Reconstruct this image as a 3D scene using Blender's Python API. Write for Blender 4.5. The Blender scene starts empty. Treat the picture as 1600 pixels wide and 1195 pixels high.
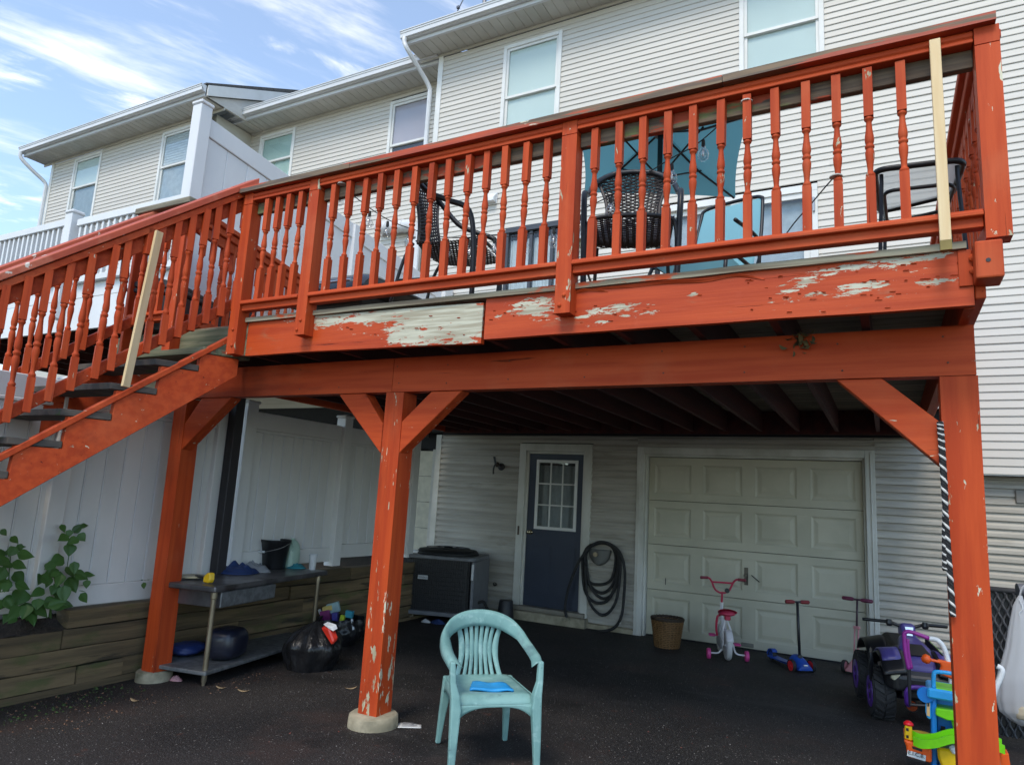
import bpy, bmesh, math, random
from mathutils import Vector, Matrix, noise as mnoise
random.seed(7)
SC = bpy.context.scene
COL = SC.collection
R = math.radians

# ------------------------------------------------------------------ camera
CAM = Vector((2.7157, -8.6402, 1.5285))
YAW, PITCH, ROLL, FPX = 0.50064, 0.16623, 0.05599, 1080.92
def cam_axes():
    cy, sy, cp, sp, cr, sr = math.cos(YAW), math.sin(YAW), math.cos(PITCH), math.sin(PITCH), math.cos(ROLL), math.sin(ROLL)
    fwd = Vector((-sy*cp, cy*cp, sp)); right = Vector((cy, sy, 0)); up = right.cross(fwd)
    return cr*right + sr*up, -sr*right + cr*up, fwd
CR_, CU_, CF_ = cam_axes()
cd = bpy.data.cameras.new('camera'); cd.sensor_width = 36; cd.sensor_fit = 'HORIZONTAL'
cd.lens = FPX/1600*36; cd.clip_start = 0.05; cd.clip_end = 800
co = bpy.data.objects.new('camera', cd); COL.objects.link(co)
co.matrix_world = Matrix(((CR_.x, CU_.x, -CF_.x, CAM.x), (CR_.y, CU_.y, -CF_.y, CAM.y), (CR_.z, CU_.z, -CF_.z, CAM.z), (0, 0, 0, 1)))
SC.camera = co

# ------------------------------------------------------------------ light
SUN_EL, SUN_AZ = R(52), R(176)      # azimuth clockwise from +Y: light comes from behind the camera, a little left
w = bpy.data.worlds.new('World'); SC.world = w; w.use_nodes = True
nt = w.node_tree; nt.nodes.clear()
def N(t, k, **kw):
    n = t.nodes.new(k)
    for a, b in kw.items(): setattr(n, a, b)
    return n
wo = N(nt, 'ShaderNodeOutputWorld'); bg = N(nt, 'ShaderNodeBackground'); bg.inputs['Strength'].default_value = 0.15
sky = N(nt, 'ShaderNodeTexSky', sky_type='NISHITA'); sky.sun_disc = False; sky.sun_elevation = SUN_EL; sky.sun_rotation = SUN_AZ
sky.air_density = 1.0; sky.dust_density = 0.5; sky.ozone_density = 0.6
tc = N(nt, 'ShaderNodeTexCoord'); sep = N(nt, 'ShaderNodeSeparateXYZ'); nt.links.new(tc.outputs['Generated'], sep.inputs[0])
zz = N(nt, 'ShaderNodeMath', operation='MAXIMUM'); zz.inputs[1].default_value = 0.02; nt.links.new(sep.outputs['Z'], zz.inputs[0])
za = N(nt, 'ShaderNodeMath', operation='ADD'); za.inputs[1].default_value = 0.12; nt.links.new(zz.outputs[0], za.inputs[0])
dx = N(nt, 'ShaderNodeMath', operation='DIVIDE'); dy = N(nt, 'ShaderNodeMath', operation='DIVIDE')
nt.links.new(sep.outputs['X'], dx.inputs[0]); nt.links.new(za.outputs[0], dx.inputs[1])
nt.links.new(sep.outputs['Y'], dy.inputs[0]); nt.links.new(za.outputs[0], dy.inputs[1])
cmb = N(nt, 'ShaderNodeCombineXYZ'); nt.links.new(dx.outputs[0], cmb.inputs[0]); nt.links.new(dy.outputs[0], cmb.inputs[1])
def cloud(scale, rot, loc, lo, hi, detail, dist):
    vr = N(nt, 'ShaderNodeVectorRotate', rotation_type='Z_AXIS'); vr.inputs['Angle'].default_value = -rot; nt.links.new(cmb.outputs[0], vr.inputs['Vector'])
    mp = N(nt, 'ShaderNodeMapping'); mp.inputs['Scale'].default_value = scale; mp.inputs['Location'].default_value = loc
    nt.links.new(vr.outputs[0], mp.inputs[0])
    no = N(nt, 'ShaderNodeTexNoise'); no.inputs['Scale'].default_value = 1; no.inputs['Detail'].default_value = detail; no.inputs['Roughness'].default_value = .6; no.inputs['Distortion'].default_value = dist
    nt.links.new(mp.outputs[0], no.inputs['Vector'])
    mr = N(nt, 'ShaderNodeMapRange'); mr.interpolation_type = 'SMOOTHSTEP'
    mr.inputs['From Min'].default_value = lo; mr.inputs['From Max'].default_value = hi
    nt.links.new(no.outputs[0], mr.inputs['Value']); return mr
L1 = (0.4, 9.3, 0); L2 = (7.3, 2.2, 0)
c1 = cloud((1.1, 4.2, 1), R(62), L1, .515, .84, 10, .35)
c2 = cloud((2.4, 4.6, 1), R(58), L2, .57, .80, 11, .35)
cm = N(nt, 'ShaderNodeMath', operation='MAXIMUM'); nt.links.new(c1.outputs[0], cm.inputs[0]); nt.links.new(c2.outputs[0], cm.inputs[1])
cb = N(nt, 'ShaderNodeMath', operation='MULTIPLY_ADD'); cb.inputs[1].default_value = .84; cb.inputs[2].default_value = .08; cb.use_clamp = True   # thin veil everywhere
up = N(nt, 'ShaderNodeMapRange'); up.inputs['From Min'].default_value = 0.0; up.inputs['From Max'].default_value = 0.12; nt.links.new(sep.outputs['Z'], up.inputs['Value'])
cu_ = N(nt, 'ShaderNodeMath', operation='MULTIPLY'); nt.links.new(cm.outputs[0], cu_.inputs[0]); nt.links.new(up.outputs[0], cu_.inputs[1])
nt.links.new(cu_.outputs[0], cb.inputs[0])
mx = N(nt, 'ShaderNodeMix', data_type='RGBA'); mx.inputs[7].default_value = (7.3, 6.95, 6.5, 1)
nt.links.new(cb.outputs[0], mx.inputs[0]); tn_ = N(nt, 'ShaderNodeMix', data_type='RGBA', blend_type='MULTIPLY'); tn_.inputs[0].default_value = 1; tn_.inputs[7].default_value = (.89, 1.01, 1.06, 1); nt.links.new(sky.outputs[0], tn_.inputs[6]); nt.links.new(tn_.outputs[2], mx.inputs[6])
nt.links.new(mx.outputs[2], bg.inputs[0]); nt.links.new(bg.outputs[0], wo.inputs[0])
sd = bpy.data.lights.new('sun', 'SUN'); sd.energy = 1.25; sd.angle = R(20); sd.color = (1, .90, .76)
so = bpy.data.objects.new('sun', sd); COL.objects.link(so)
sdir = Vector((math.sin(SUN_AZ)*math.cos(SUN_EL), math.cos(SUN_AZ)*math.cos(SUN_EL), math.sin(SUN_EL)))
so.rotation_euler = sdir.to_track_quat('Z', 'Y').to_euler(); so.location = (0, -12, 14)
SC.view_settings.view_transform = 'Standard'; SC.view_settings.look = 'None'
SC.view_settings.exposure = 0.92; SC.view_settings.gamma = 1.0; SC.view_settings.use_curve_mapping = False

# ------------------------------------------------------------------ measuring: a pixel of the 1600 px photograph on a real plane
def ray(u, v):
    return ((u-800)/FPX)*CR_ + (-(v-597.5)/FPX)*CU_ + CF_
def at(u, v, Y): d = ray(u, v); return CAM + d*((Y-CAM.y)/d.y)
def atX(u, v, X): d = ray(u, v); return CAM + d*((X-CAM.x)/d.x)
def atZ(u, v, Z): d = ray(u, v); return CAM + d*((Z-CAM.z)/d.z)
def gz(X, Y):
    Y = min(Y, 0.0); X = max(-3.4, min(X, 5))
    return -.035 - .018*Y + (.008 if X < 0 else .002)*X*min(-Y, 6)
def atG(u, v):
    d = ray(u, v); lo, hi = .5, 60
    for i in range(50):
        m = (lo+hi)/2; p = CAM + d*m
        if p.z > gz(p.x, p.y): lo = m
        else: hi = m
    return CAM + d*lo
def PXM(p): return (Vector(p)-CAM).dot(CF_)/FPX
def project(p):
    q = Vector(p)-CAM; return (800+FPX*q.dot(CR_)/q.dot(CF_), 597.5-FPX*q.dot(CU_)/q.dot(CF_))

# ------------------------------------------------------------------ mesh helpers
OFF = {}
class MB:
    def __init__(s): s.v = []; s.f = []; s.attr = None
    def add(s, vs, fs):
        n = len(s.v); s.v += [Vector(v) for v in vs]; s.f += [tuple(i+n for i in f) for f in fs]; return s
    def box(s, x0, x1, y0, y1, z0, z1):
        if x0 > x1: x0, x1 = x1, x0
        if y0 > y1: y0, y1 = y1, y0
        if z0 > z1: z0, z1 = z1, z0
        return s.add([(x0,y0,z0),(x1,y0,z0),(x1,y1,z0),(x0,y1,z0),(x0,y0,z1),(x1,y0,z1),(x1,y1,z1),(x0,y1,z1)],
              [(3,2,1,0),(4,5,6,7),(0,1,5,4),(1,2,6,5),(2,3,7,6),(3,0,4,7)])
    def obox(s, c, a, b, d):        # centre and three half-vectors
        c, a, b, d = map(Vector, (c, a, b, d))
        if a.cross(b).dot(d) < 0: a = -a
        P = [c-a-b-d, c+a-b-d, c+a+b-d, c-a+b-d, c-a-b+d, c+a-b+d, c+a+b+d, c-a+b+d]
        return s.add(P, [(3,2,1,0),(4,5,6,7),(0,1,5,4),(1,2,6,5),(2,3,7,6),(3,0,4,7)])
    def bar(s, p, q, wd, ht, up=(0,0,1)):
        p, q = Vector(p), Vector(q); d = (q-p); L = d.length; d = d/L
        side = d.cross(Vector(up)).normalized(); u = side.cross(d).normalized()
        return s.obox((p+q)/2, d*L/2, side*wd/2, u*ht/2)
    def tube(s, pts, r, n=8, cap=True, closed=False):
        pts = [Vector(p) for p in pts]; m = len(pts); n0 = len(s.v)
        rs = r if isinstance(r, (list, tuple)) else [r]*m
        prev = None
        for i, p in enumerate(pts):
            a = pts[i-1] if (i > 0 or closed) else pts[i]; b = pts[(i+1) % m] if (i < m-1 or closed) else pts[i]
            t = (b-a).normalized()
            if prev is None:
                ref = Vector((0,0,1)) if abs(t.z) < .9 else Vector((1,0,0)); x = t.cross(ref).normalized()
            else:
                x = (prev - t*prev.dot(t)); x = x.normalized() if x.length > 1e-6 else t.orthogonal().normalized()
            prev = x; y = t.cross(x)
            for k in range(n):
                a2 = 2*math.pi*k/n; s.v.append(p + (x*math.cos(a2)+y*math.sin(a2))*rs[i])
        for i in range(m if closed else m-1):
            j = (i+1) % m
            for k in range(n):
                k2 = (k+1) % n; s.f.append((n0+i*n+k, n0+i*n+k2, n0+j*n+k2, n0+j*n+k))
        if cap and not closed:
            s.f.append(tuple(n0+k for k in reversed(range(n)))); s.f.append(tuple(n0+(m-1)*n+k for k in range(n)))
        return s
    def lathe(s, prof, c=(0,0,0), n=16, mtx=None, cap=True):
        n0 = len(s.v); c = Vector(c)
        for r, z in prof:
            for k in range(n):
                a = 2*math.pi*k/n; p = Vector((r*math.cos(a), r*math.sin(a), z))
                if mtx: p = mtx @ p
                s.v.append(c+p)
        for i in range(len(prof)-1):
            for k in range(n):
                k2 = (k+1) % n; s.f.append((n0+i*n+k, n0+i*n+k2, n0+(i+1)*n+k2, n0+(i+1)*n+k))
        if cap:
            s.f.append(tuple(n0+k for k in reversed(range(n)))); s.f.append(tuple(n0+(len(prof)-1)*n+k for k in range(n)))
        return s
    def prism(s, poly, vec):
        P = [Vector(p) for p in poly]; vec = Vector(vec); m = len(P)
        nrm = Vector((0,0,0))
        for i in range(m): nrm += P[i].cross(P[(i+1) % m])
        if nrm.dot(vec) > 0: P.reverse()
        return s.add(P+[p+vec for p in P], [tuple(range(m)), tuple(reversed(range(m, 2*m)))] + [((i+1) % m, i, m+i, m+(i+1) % m) for i in range(m)])
    def grid(s, fn, nu, nv, closed_u=False):
        n0 = len(s.v)
        for j in range(nv+1):
            for i in range(nu if closed_u else nu+1): s.v.append(Vector(fn(i/nu, j/nv)))
        m = nu if closed_u else nu+1
        for j in range(nv):
            for i in range(nu):
                i2 = (i+1) % m; s.f.append((n0+j*m+i, n0+j*m+i2, n0+(j+1)*m+i2, n0+(j+1)*m+i))
        return s
    def gbox(s, x0, x1, y0, y1, z0, z1, n=(1,1,1)):   # subdivided box
        def face(o, a, b, na, nb):
            o, a, b = Vector(o), Vector(a), Vector(b)
            s.grid(lambda u, v: o+a*u+b*v, na, nb)
        X, Y, Z = x1-x0, y1-y0, z1-z0
        face((x0,y0,z0),(X,0,0),(0,0,Z),n[0],n[2]); face((x1,y1,z0),(-X,0,0),(0,0,Z),n[0],n[2])
        face((x1,y0,z0),(0,Y,0),(0,0,Z),n[1],n[2]); face((x0,y1,z0),(0,-Y,0),(0,0,Z),n[1],n[2])
        face((x0,y0,z1),(X,0,0),(0,Y,0),n[0],n[1]); face((x0,y1,z0),(X,0,0),(0,-Y,0),n[0],n[1])
        return s
    def jitter(s, a, f=3.0, seed=0):
        for v in s.v:
            v += mnoise.noise_vector(v*f+Vector((seed*7.3, seed*3.1, 0)))*a
        return s
    def mesh(s, name, off=Vector((0,0,0))):
        me = bpy.data.meshes.new(name); me.from_pydata([v-off for v in s.v], [], s.f); me.update(); return me
    def build(s, name, m, parent=None, bevel=0, smooth=False, solid=0, peel=None, sub=0, kind=None, seg=1, label=None):
        if parent is not None: off = OFF[parent]
        else:
            xs = [v.x for v in s.v]; ys = [v.y for v in s.v]; zs = [v.z for v in s.v]
            off = Vector(((min(xs)+max(xs))/2, (min(ys)+max(ys))/2, min(zs)))
        me = s.mesh(name, off); me.materials.append(m)
        if smooth:
            for p in me.polygons: p.use_smooth = True
            if smooth is not True: me.set_sharp_from_angle(angle=R(smooth))
        if peel:
            at_ = me.attributes.new('peel', 'FLOAT', 'POINT')
            for i, v in enumerate(s.v): at_.data[i].value = peel(v)
        o = bpy.data.objects.new(name, me); COL.objects.link(o)
        if parent is not None: o.parent = parent; OFF[o] = off
        else: o.location = off; OFF[o] = off
        if solid: md = o.modifiers.new('solid', 'SOLIDIFY'); md.thickness = solid; md.offset = 0
        if sub: md = o.modifiers.new('sub', 'SUBSURF'); md.levels = sub; md.render_levels = sub
        if bevel: md = o.modifiers.new('bevel', 'BEVEL'); md.width = bevel; md.segments = seg; md.limit_method = 'ANGLE'; md.angle_limit = R(40)
        if kind: o['kind'] = kind
        if label: o['label'] = label
        return o
def thing(name, label, cat, loc=(0,0,0), group=None, local=False, rz=0):
    o = bpy.data.objects.new(name, None); COL.objects.link(o); o.empty_display_size = .1
    o.location = loc; o.rotation_euler = (0,0,rz); OFF[o] = Vector((0,0,0)) if local else Vector(loc)
    o['label'] = label; o['category'] = cat
    if group: o['group'] = group
    return o
def tag(o, label, cat, group=None):
    o['label'] = label; o['category'] = cat
    if group: o['group'] = group
    return o
def structure(o): o['kind'] = 'structure'; return o
def inst(src, name, parent, loc, rz=0, rot=None, scale=None):      # another object sharing src's mesh
    o = src.copy(); COL.objects.link(o); o.parent = parent; o.location = Vector(loc) - (OFF[parent] if parent else Vector((0,0,0)))
    o.rotation_euler = rot if rot else (0,0,rz)
    if scale: o.scale = scale
    return o
def kids(o): return [c for c in bpy.data.objects if c.parent == o]
def copy_tree(o, loc, rz, label=None):
    ch = kids(o); c = o.copy(); COL.objects.link(c); c.location = loc; c.rotation_euler = (0,0,rz)
    if label: c['label'] = label
    for k in ch:
        g = kids(k); d = k.copy(); COL.objects.link(d); d.parent = c
        for e in g: f = e.copy(); COL.objects.link(f); f.parent = d
    return c
def spline(pts, n=8):
    P = [Vector(p) for p in pts]; out = []
    for i in range(len(P)-1):
        p0 = P[max(i-1,0)]; p1 = P[i]; p2 = P[i+1]; p3 = P[min(i+2,len(P)-1)]
        for k in range(n):
            t = k/n
            out.append(.5*((2*p1)+(p2-p0)*t+(2*p0-5*p1+4*p2-p3)*t*t+(-p0+3*p1-3*p2+p3)*t**3))
    return out+[P[-1]]

# ------------------------------------------------------------------ materials
def mat(name, c1, c2=None, sc=(6,6,6), rough=.6, bump=0., bsc=None, metal=0, layers=(), spec=.5, detail=5, lo=.35, hi=.65, rvar=0, bdist=.004, coat=0, rand=0):
    m = bpy.data.materials.new(name); m.use_nodes = True; t = m.node_tree; t.nodes.clear(); L = t.links.new
    out = N(t, 'ShaderNodeOutputMaterial'); b = N(t, 'ShaderNodeBsdfPrincipled'); L(b.outputs[0], out.inputs[0])
    b.inputs['Roughness'].default_value = rough; b.inputs['Metallic'].default_value = metal
    b.inputs['Specular IOR Level'].default_value = spec; b.inputs['Coat Weight'].default_value = coat
    tcn = N(t, 'ShaderNodeTexCoord'); oi = N(t, 'ShaderNodeObjectInfo')
    rm = N(t, 'ShaderNodeVectorMath', operation='SCALE'); rm.inputs[0].default_value = (37, 53, 29); L(oi.outputs['Random'], rm.inputs['Scale'])
    ad = N(t, 'ShaderNodeVectorMath', operation='ADD'); L(tcn.outputs['Object'], ad.inputs[0]); L(rm.outputs[0], ad.inputs[1])
    def noise(scale, det=detail, dist=0, rg=.55):
        mp = N(t, 'ShaderNodeVectorMath', operation='MULTIPLY'); mp.inputs[1].default_value = scale; L(ad.outputs[0], mp.inputs[0])
        n = N(t, 'ShaderNodeTexNoise'); n.inputs['Scale'].default_value = 1; n.inputs['Detail'].default_value = det; n.inputs['Distortion'].default_value = dist; n.inputs['Roughness'].default_value = rg
        L(mp.outputs[0], n.inputs['Vector']); return n.outputs[0]
    def rng(v, a, c, inv=False):
        r = N(t, 'ShaderNodeMapRange'); r.interpolation_type = 'SMOOTHSTEP'; r.inputs['From Min'].default_value = a; r.inputs['From Max'].default_value = c
        L(v, r.inputs['Value']); return r.outputs[0]
    def mixc(f, a, c):
        x = N(t, 'ShaderNodeMix', data_type='RGBA')
        if isinstance(f, (int, float)): x.inputs[0].default_value = f
        else: L(f, x.inputs[0])
        for k, q in ((6, a), (7, c)):
            if isinstance(q, tuple): x.inputs[k].default_value = (*q, 1)
            else: L(q, x.inputs[k])
        return x.outputs[2]
    col = None; nz = None
    if c2:
        nz = noise(sc); col = mixc(rng(nz, lo, hi), c1, c2)
    else: b.inputs['Base Color'].default_value = (*c1, 1)
    hgt = None
    for ly in layers:
        nn = noise(ly['sc'], ly.get('det', 6), ly.get('dist', .0), ly.get('rg', .6))
        v = nn
        if ly.get('attr'):
            an = N(t, 'ShaderNodeAttribute', attribute_name=ly['attr']); s = N(t, 'ShaderNodeMath', operation='ADD'); L(v, s.inputs[0]); L(an.outputs['Fac'], s.inputs[1]); v = s.outputs[0]
        mk = rng(v, ly['th'], ly['th']+ly.get('w', .04))
        if 'amt' in ly:
            q = N(t, 'ShaderNodeMath', operation='MULTIPLY'); q.inputs[1].default_value = ly['amt']; L(mk, q.inputs[0]); mk = q.outputs[0]
        cc = ly['col']
        if ly.get('col2'): cc = mixc(rng(noise(ly.get('sc2', (5,5,5)), 6), .38, .62), ly['col'], ly['col2'])
        col = mixc(mk, col if col else c1, cc)
        if ly.get('h'):
            q = N(t, 'ShaderNodeMath', operation='MULTIPLY'); q.inputs[1].default_value = ly['h']; L(mk, q.inputs[0])
            if hgt is None: hgt = q.outputs[0]
            else:
                s = N(t, 'ShaderNodeMath', operation='ADD'); L(hgt, s.inputs[0]); L(q.outputs[0], s.inputs[1]); hgt = s.outputs[0]
    if rand:
        hv = N(t, 'ShaderNodeHueSaturation'); r_ = N(t, 'ShaderNodeMath', operation='MULTIPLY_ADD'); r_.inputs[1].default_value = rand; r_.inputs[2].default_value = 1-rand/2
        L(oi.outputs['Random'], r_.inputs[0]); L(r_.outputs[0], hv.inputs['Value'])
        if col: L(col, hv.inputs['Color'])
        else: hv.inputs['Color'].default_value = (*c1, 1)
        col = hv.outputs[0]
    if col: L(col, b.inputs['Base Color'])
    if rvar:
        r = N(t, 'ShaderNodeMath', operation='MULTIPLY_ADD'); r.inputs[1].default_value = rvar; r.inputs[2].default_value = rough-rvar/2
        L(nz if nz else noise(sc), r.inputs[0]); L(r.outputs[0], b.inputs['Roughness'])
    if bump or hgt is not None:
        h = None
        if bump:
            h = noise(bsc or sc, 4)
            if hgt is not None:
                s = N(t, 'ShaderNodeMath', operation='ADD'); L(h, s.inputs[0]); L(hgt, s.inputs[1]); h = s.outputs[0]
        else: h = hgt
        bp = N(t, 'ShaderNodeBump'); bp.inputs['Strength'].default_value = bump or .5; bp.inputs['Distance'].default_value = bdist
        L(h, bp.inputs['Height']); L(bp.outputs[0], b.inputs['Normal'])
    m.diffuse_color = (*c1, 1)
    return m
RED1, RED2 = (.495, .068, .014), (.40, .048, .011)
BARE1, BARE2 = (.60, .57, .42), (.36, .31, .20)
def redmat(axis, th=.70, name='red_paint', c1=RED1, c2=RED2):
    g = {'x': (1.2,22,22), 'y': (22,1.2,22), 'z': (22,22,1.2)}[axis]
    g2 = {'x': (7,26,26), 'y': (26,7,26), 'z': (26,26,7)}[axis]
    g3 = {'x': (2,70,70), 'y': (70,2,70), 'z': (70,70,2)}[axis]
    g4b = {'x': (.7,5,5), 'y': (5,.7,5), 'z': (5,5,.7)}[axis]
    g4 = {'x': (1.1,38,38), 'y': (38,1.1,38), 'z': (38,38,1.1)}[axis]
    return mat(name+'_'+axis, c1, c2, sc=g, rough=.62, bump=.35, bsc=g3, rvar=.25, rand=.14, spec=.22, layers=(
        dict(col=(.07,.010,.005), sc=g4, th=.67, w=.03, h=-2.5, amt=.85),                       # drying cracks
        dict(col=(.50,.11,.04), sc=(2.1,2.1,2.1), th=.50, w=.22, amt=.45),
        dict(col=(.19,.025,.010), sc=g4b, th=.56, w=.16, amt=.55),
        dict(col=(.10,.014,.007), sc=(13,13,13), th=.735, w=.03, amt=.7, h=-.6),                              # chalky fading
        dict(col=BARE1, col2=BARE2, sc=g2, sc2=g, th=th, w=.025, attr='peel', h=-.8, dist=.4)))
RX, RY, RZ = redmat('x'), redmat('y'), redmat('z')
RXC = redmat('x', th=.645, name='red_paint_chipped'); RZC = redmat('z', th=.655, name='red_paint_chipped')
RDARK = mat('weathered_stringer', (.17,.12,.075), (.07,.05,.035), sc=(1.5,30,30), rough=.85, bump=.5, bsc=(3,80,80), layers=(dict(col=(.30,.045,.015), sc=(2,9,9), th=.56, w=.04), dict(col=(.12,.14,.05), sc=(1.5,6,6), th=.62, w=.06)))
CAPM = mat('weathered_red_cap', RED1, (.34,.05,.018), sc=(1.2,22,22), rough=.6, bump=.4, bsc=(2,70,70), layers=(dict(col=(.20,.13,.07), col2=(.10,.065,.04), sc=(.9,7,14), sc2=(2,40,40), th=.53, w=.05, attr='peel'), dict(col=BARE1, sc=(3,14,14), th=.70, w=.03)))
WEATHER = mat('weathered_board', (.30,.27,.20), (.14,.12,.085), sc=(1.5,30,30), rough=.85, bump=.5, bsc=(3,80,80), layers=(dict(col=(.06,.08,.03), sc=(4,4,4), th=.56, w=.12, amt=.7),))
WEATHERX = mat('grey_bare_edge', (.34,.31,.22), (.16,.12,.08), sc=(1.2,40,40), rough=.85, bump=.4, bsc=(2,90,90), layers=(dict(col=RED1, sc=(1.5,6,6), th=.55, w=.05),))
GREENB = mat('green_stained_board', (.19,.18,.11), (.09,.10,.055), sc=(1.5,26,26), rough=.9, bump=.5, bsc=(3,80,80), layers=(dict(col=(.30,.05,.02), sc=(3,9,9), th=.62, w=.04, amt=.8), dict(col=(.05,.05,.035), sc=(2,14,14), th=.58, w=.1, amt=.7)))
TREAD = mat('worn_tread', (.05,.045,.04), (.10,.08,.065), sc=(12,3,12), rough=.85, bump=.4, layers=(dict(col=(.05,.09,.02), sc=(5,5,5), th=.6, w=.08),))
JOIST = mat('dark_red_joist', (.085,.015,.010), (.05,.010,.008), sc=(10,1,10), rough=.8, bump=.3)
FLOORB = mat('deck_floor_board', (.22,.18,.12), (.13,.10,.07), sc=(1.5,20,20), rough=.85, bump=.3, rand=.4)
NEWWOOD = mat('new_pine', (.66,.47,.24), (.74,.58,.34), sc=(14,14,1.2), rough=.6, bump=.2, bsc=(50,50,2), layers=(dict(col=(.36,.18,.06), sc=(9,9,9), th=.71, w=.03),))
SIDE = mat('cream_vinyl_siding', (.585,.555,.505), (.535,.505,.455), sc=(.5,4,9), rough=.55, bump=.08, bsc=(4,40,60), rand=.03)
SIDEL = mat('grimy_shaded_siding', (.43,.405,.355), (.34,.315,.27), sc=(.9,4,5), rough=.6, bump=.1, bsc=(4,40,60), rand=.05, layers=(dict(col=(.22,.20,.15), sc=(1.6,3,6), th=.56, w=.16, amt=.6),))  # grime stains, plus a base colour lowered to paint the under-deck shade
SIDEN = mat('neighbour_siding', (.56,.54,.48), (.52,.50,.44), sc=(.5,4,9), rough=.55, rand=.03)
TRIM = mat('white_trim', (.72,.72,.70), (.64,.64,.61), sc=(2,2,2), rough=.5)
GRIMETRIM = mat('grimy_white_trim', (.62,.61,.56), (.42,.41,.35), sc=(2,2,1.2), rough=.6, lo=.4, hi=.75)
SOFFIT = mat('soffit_panel', (.58,.57,.52), (.50,.49,.44), sc=(2,2,2), rough=.6)
ALU = mat('white_gutter', (.66,.67,.68), (.58,.59,.60), sc=(1,3,3), rough=.4)
VINYL = mat('white_vinyl', (.71,.71,.715), (.66,.66,.665), sc=(2,2,1), rough=.45, rand=.03)
VINYLD = mat('white_vinyl_dusty', (.75,.735,.71), (.69,.675,.65), sc=(2.5,2.5,1.5), rough=.5, rand=.04, layers=(dict(col=(.30,.31,.25), sc=(5,5,3), th=.66, w=.15, amt=.3),))
GROOVELIT = mat('groove_highlight', (.78,.78,.79), (.74,.74,.75), rough=.4)  # brighter vinyl paints the light caught by the plank grooves
ROOF = mat('asphalt_shingle', (.10,.095,.09), (.06,.058,.055), sc=(20,20,20), rough=.9)
GARAGE = mat('garage_door_paint', (.50,.475,.37), (.43,.41,.315), sc=(1.5,1.5,1.5), rough=.55, bump=.06, bsc=(4,60,60), rand=.03, layers=(dict(col=(.25,.24,.18), sc=(2,3,3), th=.62, w=.2, amt=.4),))
NAVY = mat('navy_door_paint', (.040,.050,.078), (.033,.042,.066), sc=(2,2,2), rough=.4, layers=(dict(col=(.02,.022,.03), sc=(2.4,2.4,2.4), th=.6, w=.2, amt=.6),))
CONC = mat('concrete', (.40,.35,.25), (.25,.22,.15), sc=(7,7,7), rough=.9, bump=.5, bsc=(40,40,40), layers=(dict(col=(.09,.09,.05), sc=(3,3,3), th=.58, w=.1, amt=.7),))
TIMBER = mat('old_landscape_timber', (.19,.13,.066), (.095,.068,.036), sc=(10,1.1,14), rough=.9, bump=.7, bsc=(30,1.6,60), bdist=.01, rand=.35, layers=(dict(col=(.085,.095,.03), sc=(3,2,5), th=.54, w=.14, amt=.75), dict(col=(.02,.018,.014), sc=(9,1.0,9), th=.61, w=.06, amt=.7)))
ASPH = mat('asphalt', (.012,.0105,.011), (.026,.022,.021), sc=(.9,.9,.9), rough=.66, bump=1.0, bsc=(90,90,90), bdist=.012, spec=.35, layers=(
    dict(col=(.10,.092,.088), sc=(140,140,140), th=.56, w=.1, det=2, amt=.75),
    dict(col=(.050,.030,.025), sc=(1.3,1.3,1.3), th=.52, w=.18, amt=.6), dict(col=(.09,.035,.022), sc=(6,6,6), th=.64, w=.1, amt=.5), dict(col=(.006,.0055,.006), sc=(.8,1.1,1), th=.56, w=.1, amt=.6),
    dict(col=(.30,.28,.26), sc=(80,80,80), th=.695, w=.03, det=1.5),
    dict(col=(.075,.07,.066), sc=(.5,1.4,1), th=.60, w=.14, amt=.6), dict(col=(.004,.004,.004), sc=(1.1,1.1,1.1), th=.655, w=.05, amt=.6)))
SOIL = mat('dark_soil', (.022,.015,.010), (.045,.03,.02), sc=(25,25,25), rough=.95, bump=.9, bsc=(50,50,50), bdist=.02)
BLACK = mat('black_plastic', (.012,.012,.014), (.02,.02,.022), sc=(8,8,8), rough=.42)
RUBBER = mat('black_rubber', (.014,.014,.015), (.024,.023,.022), sc=(20,20,20), rough=.75)
BAGM = mat('black_bin_bag', (.010,.010,.011), (.016,.016,.018), sc=(8,8,8), rough=.30, bump=.6, bsc=(15,15,7), bdist=.03)
def plain(name, c, rough=.45, metal=0, **kw):
    return mat(name, c, tuple(x*.85 for x in c), sc=(9,9,9), rough=rough, metal=metal, **kw)
STEEL = mat('dull_steel', (.20,.19,.20), (.11,.105,.11), sc=(5,5,5), rough=.38, metal=.7, rvar=.25, layers=(dict(col=(.06,.045,.04), sc=(4,4,4), th=.57, w=.15, amt=.7),))
GALV = mat('galvanised_sheet', (.24,.25,.26), (.16,.165,.17), sc=(18,18,18), rough=.5, metal=.55, bump=.1, rvar=.2)
BRASSY = mat('tarnished_leg', (.42,.36,.26), (.24,.20,.14), sc=(6,6,3), rough=.35, metal=.75)
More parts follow.
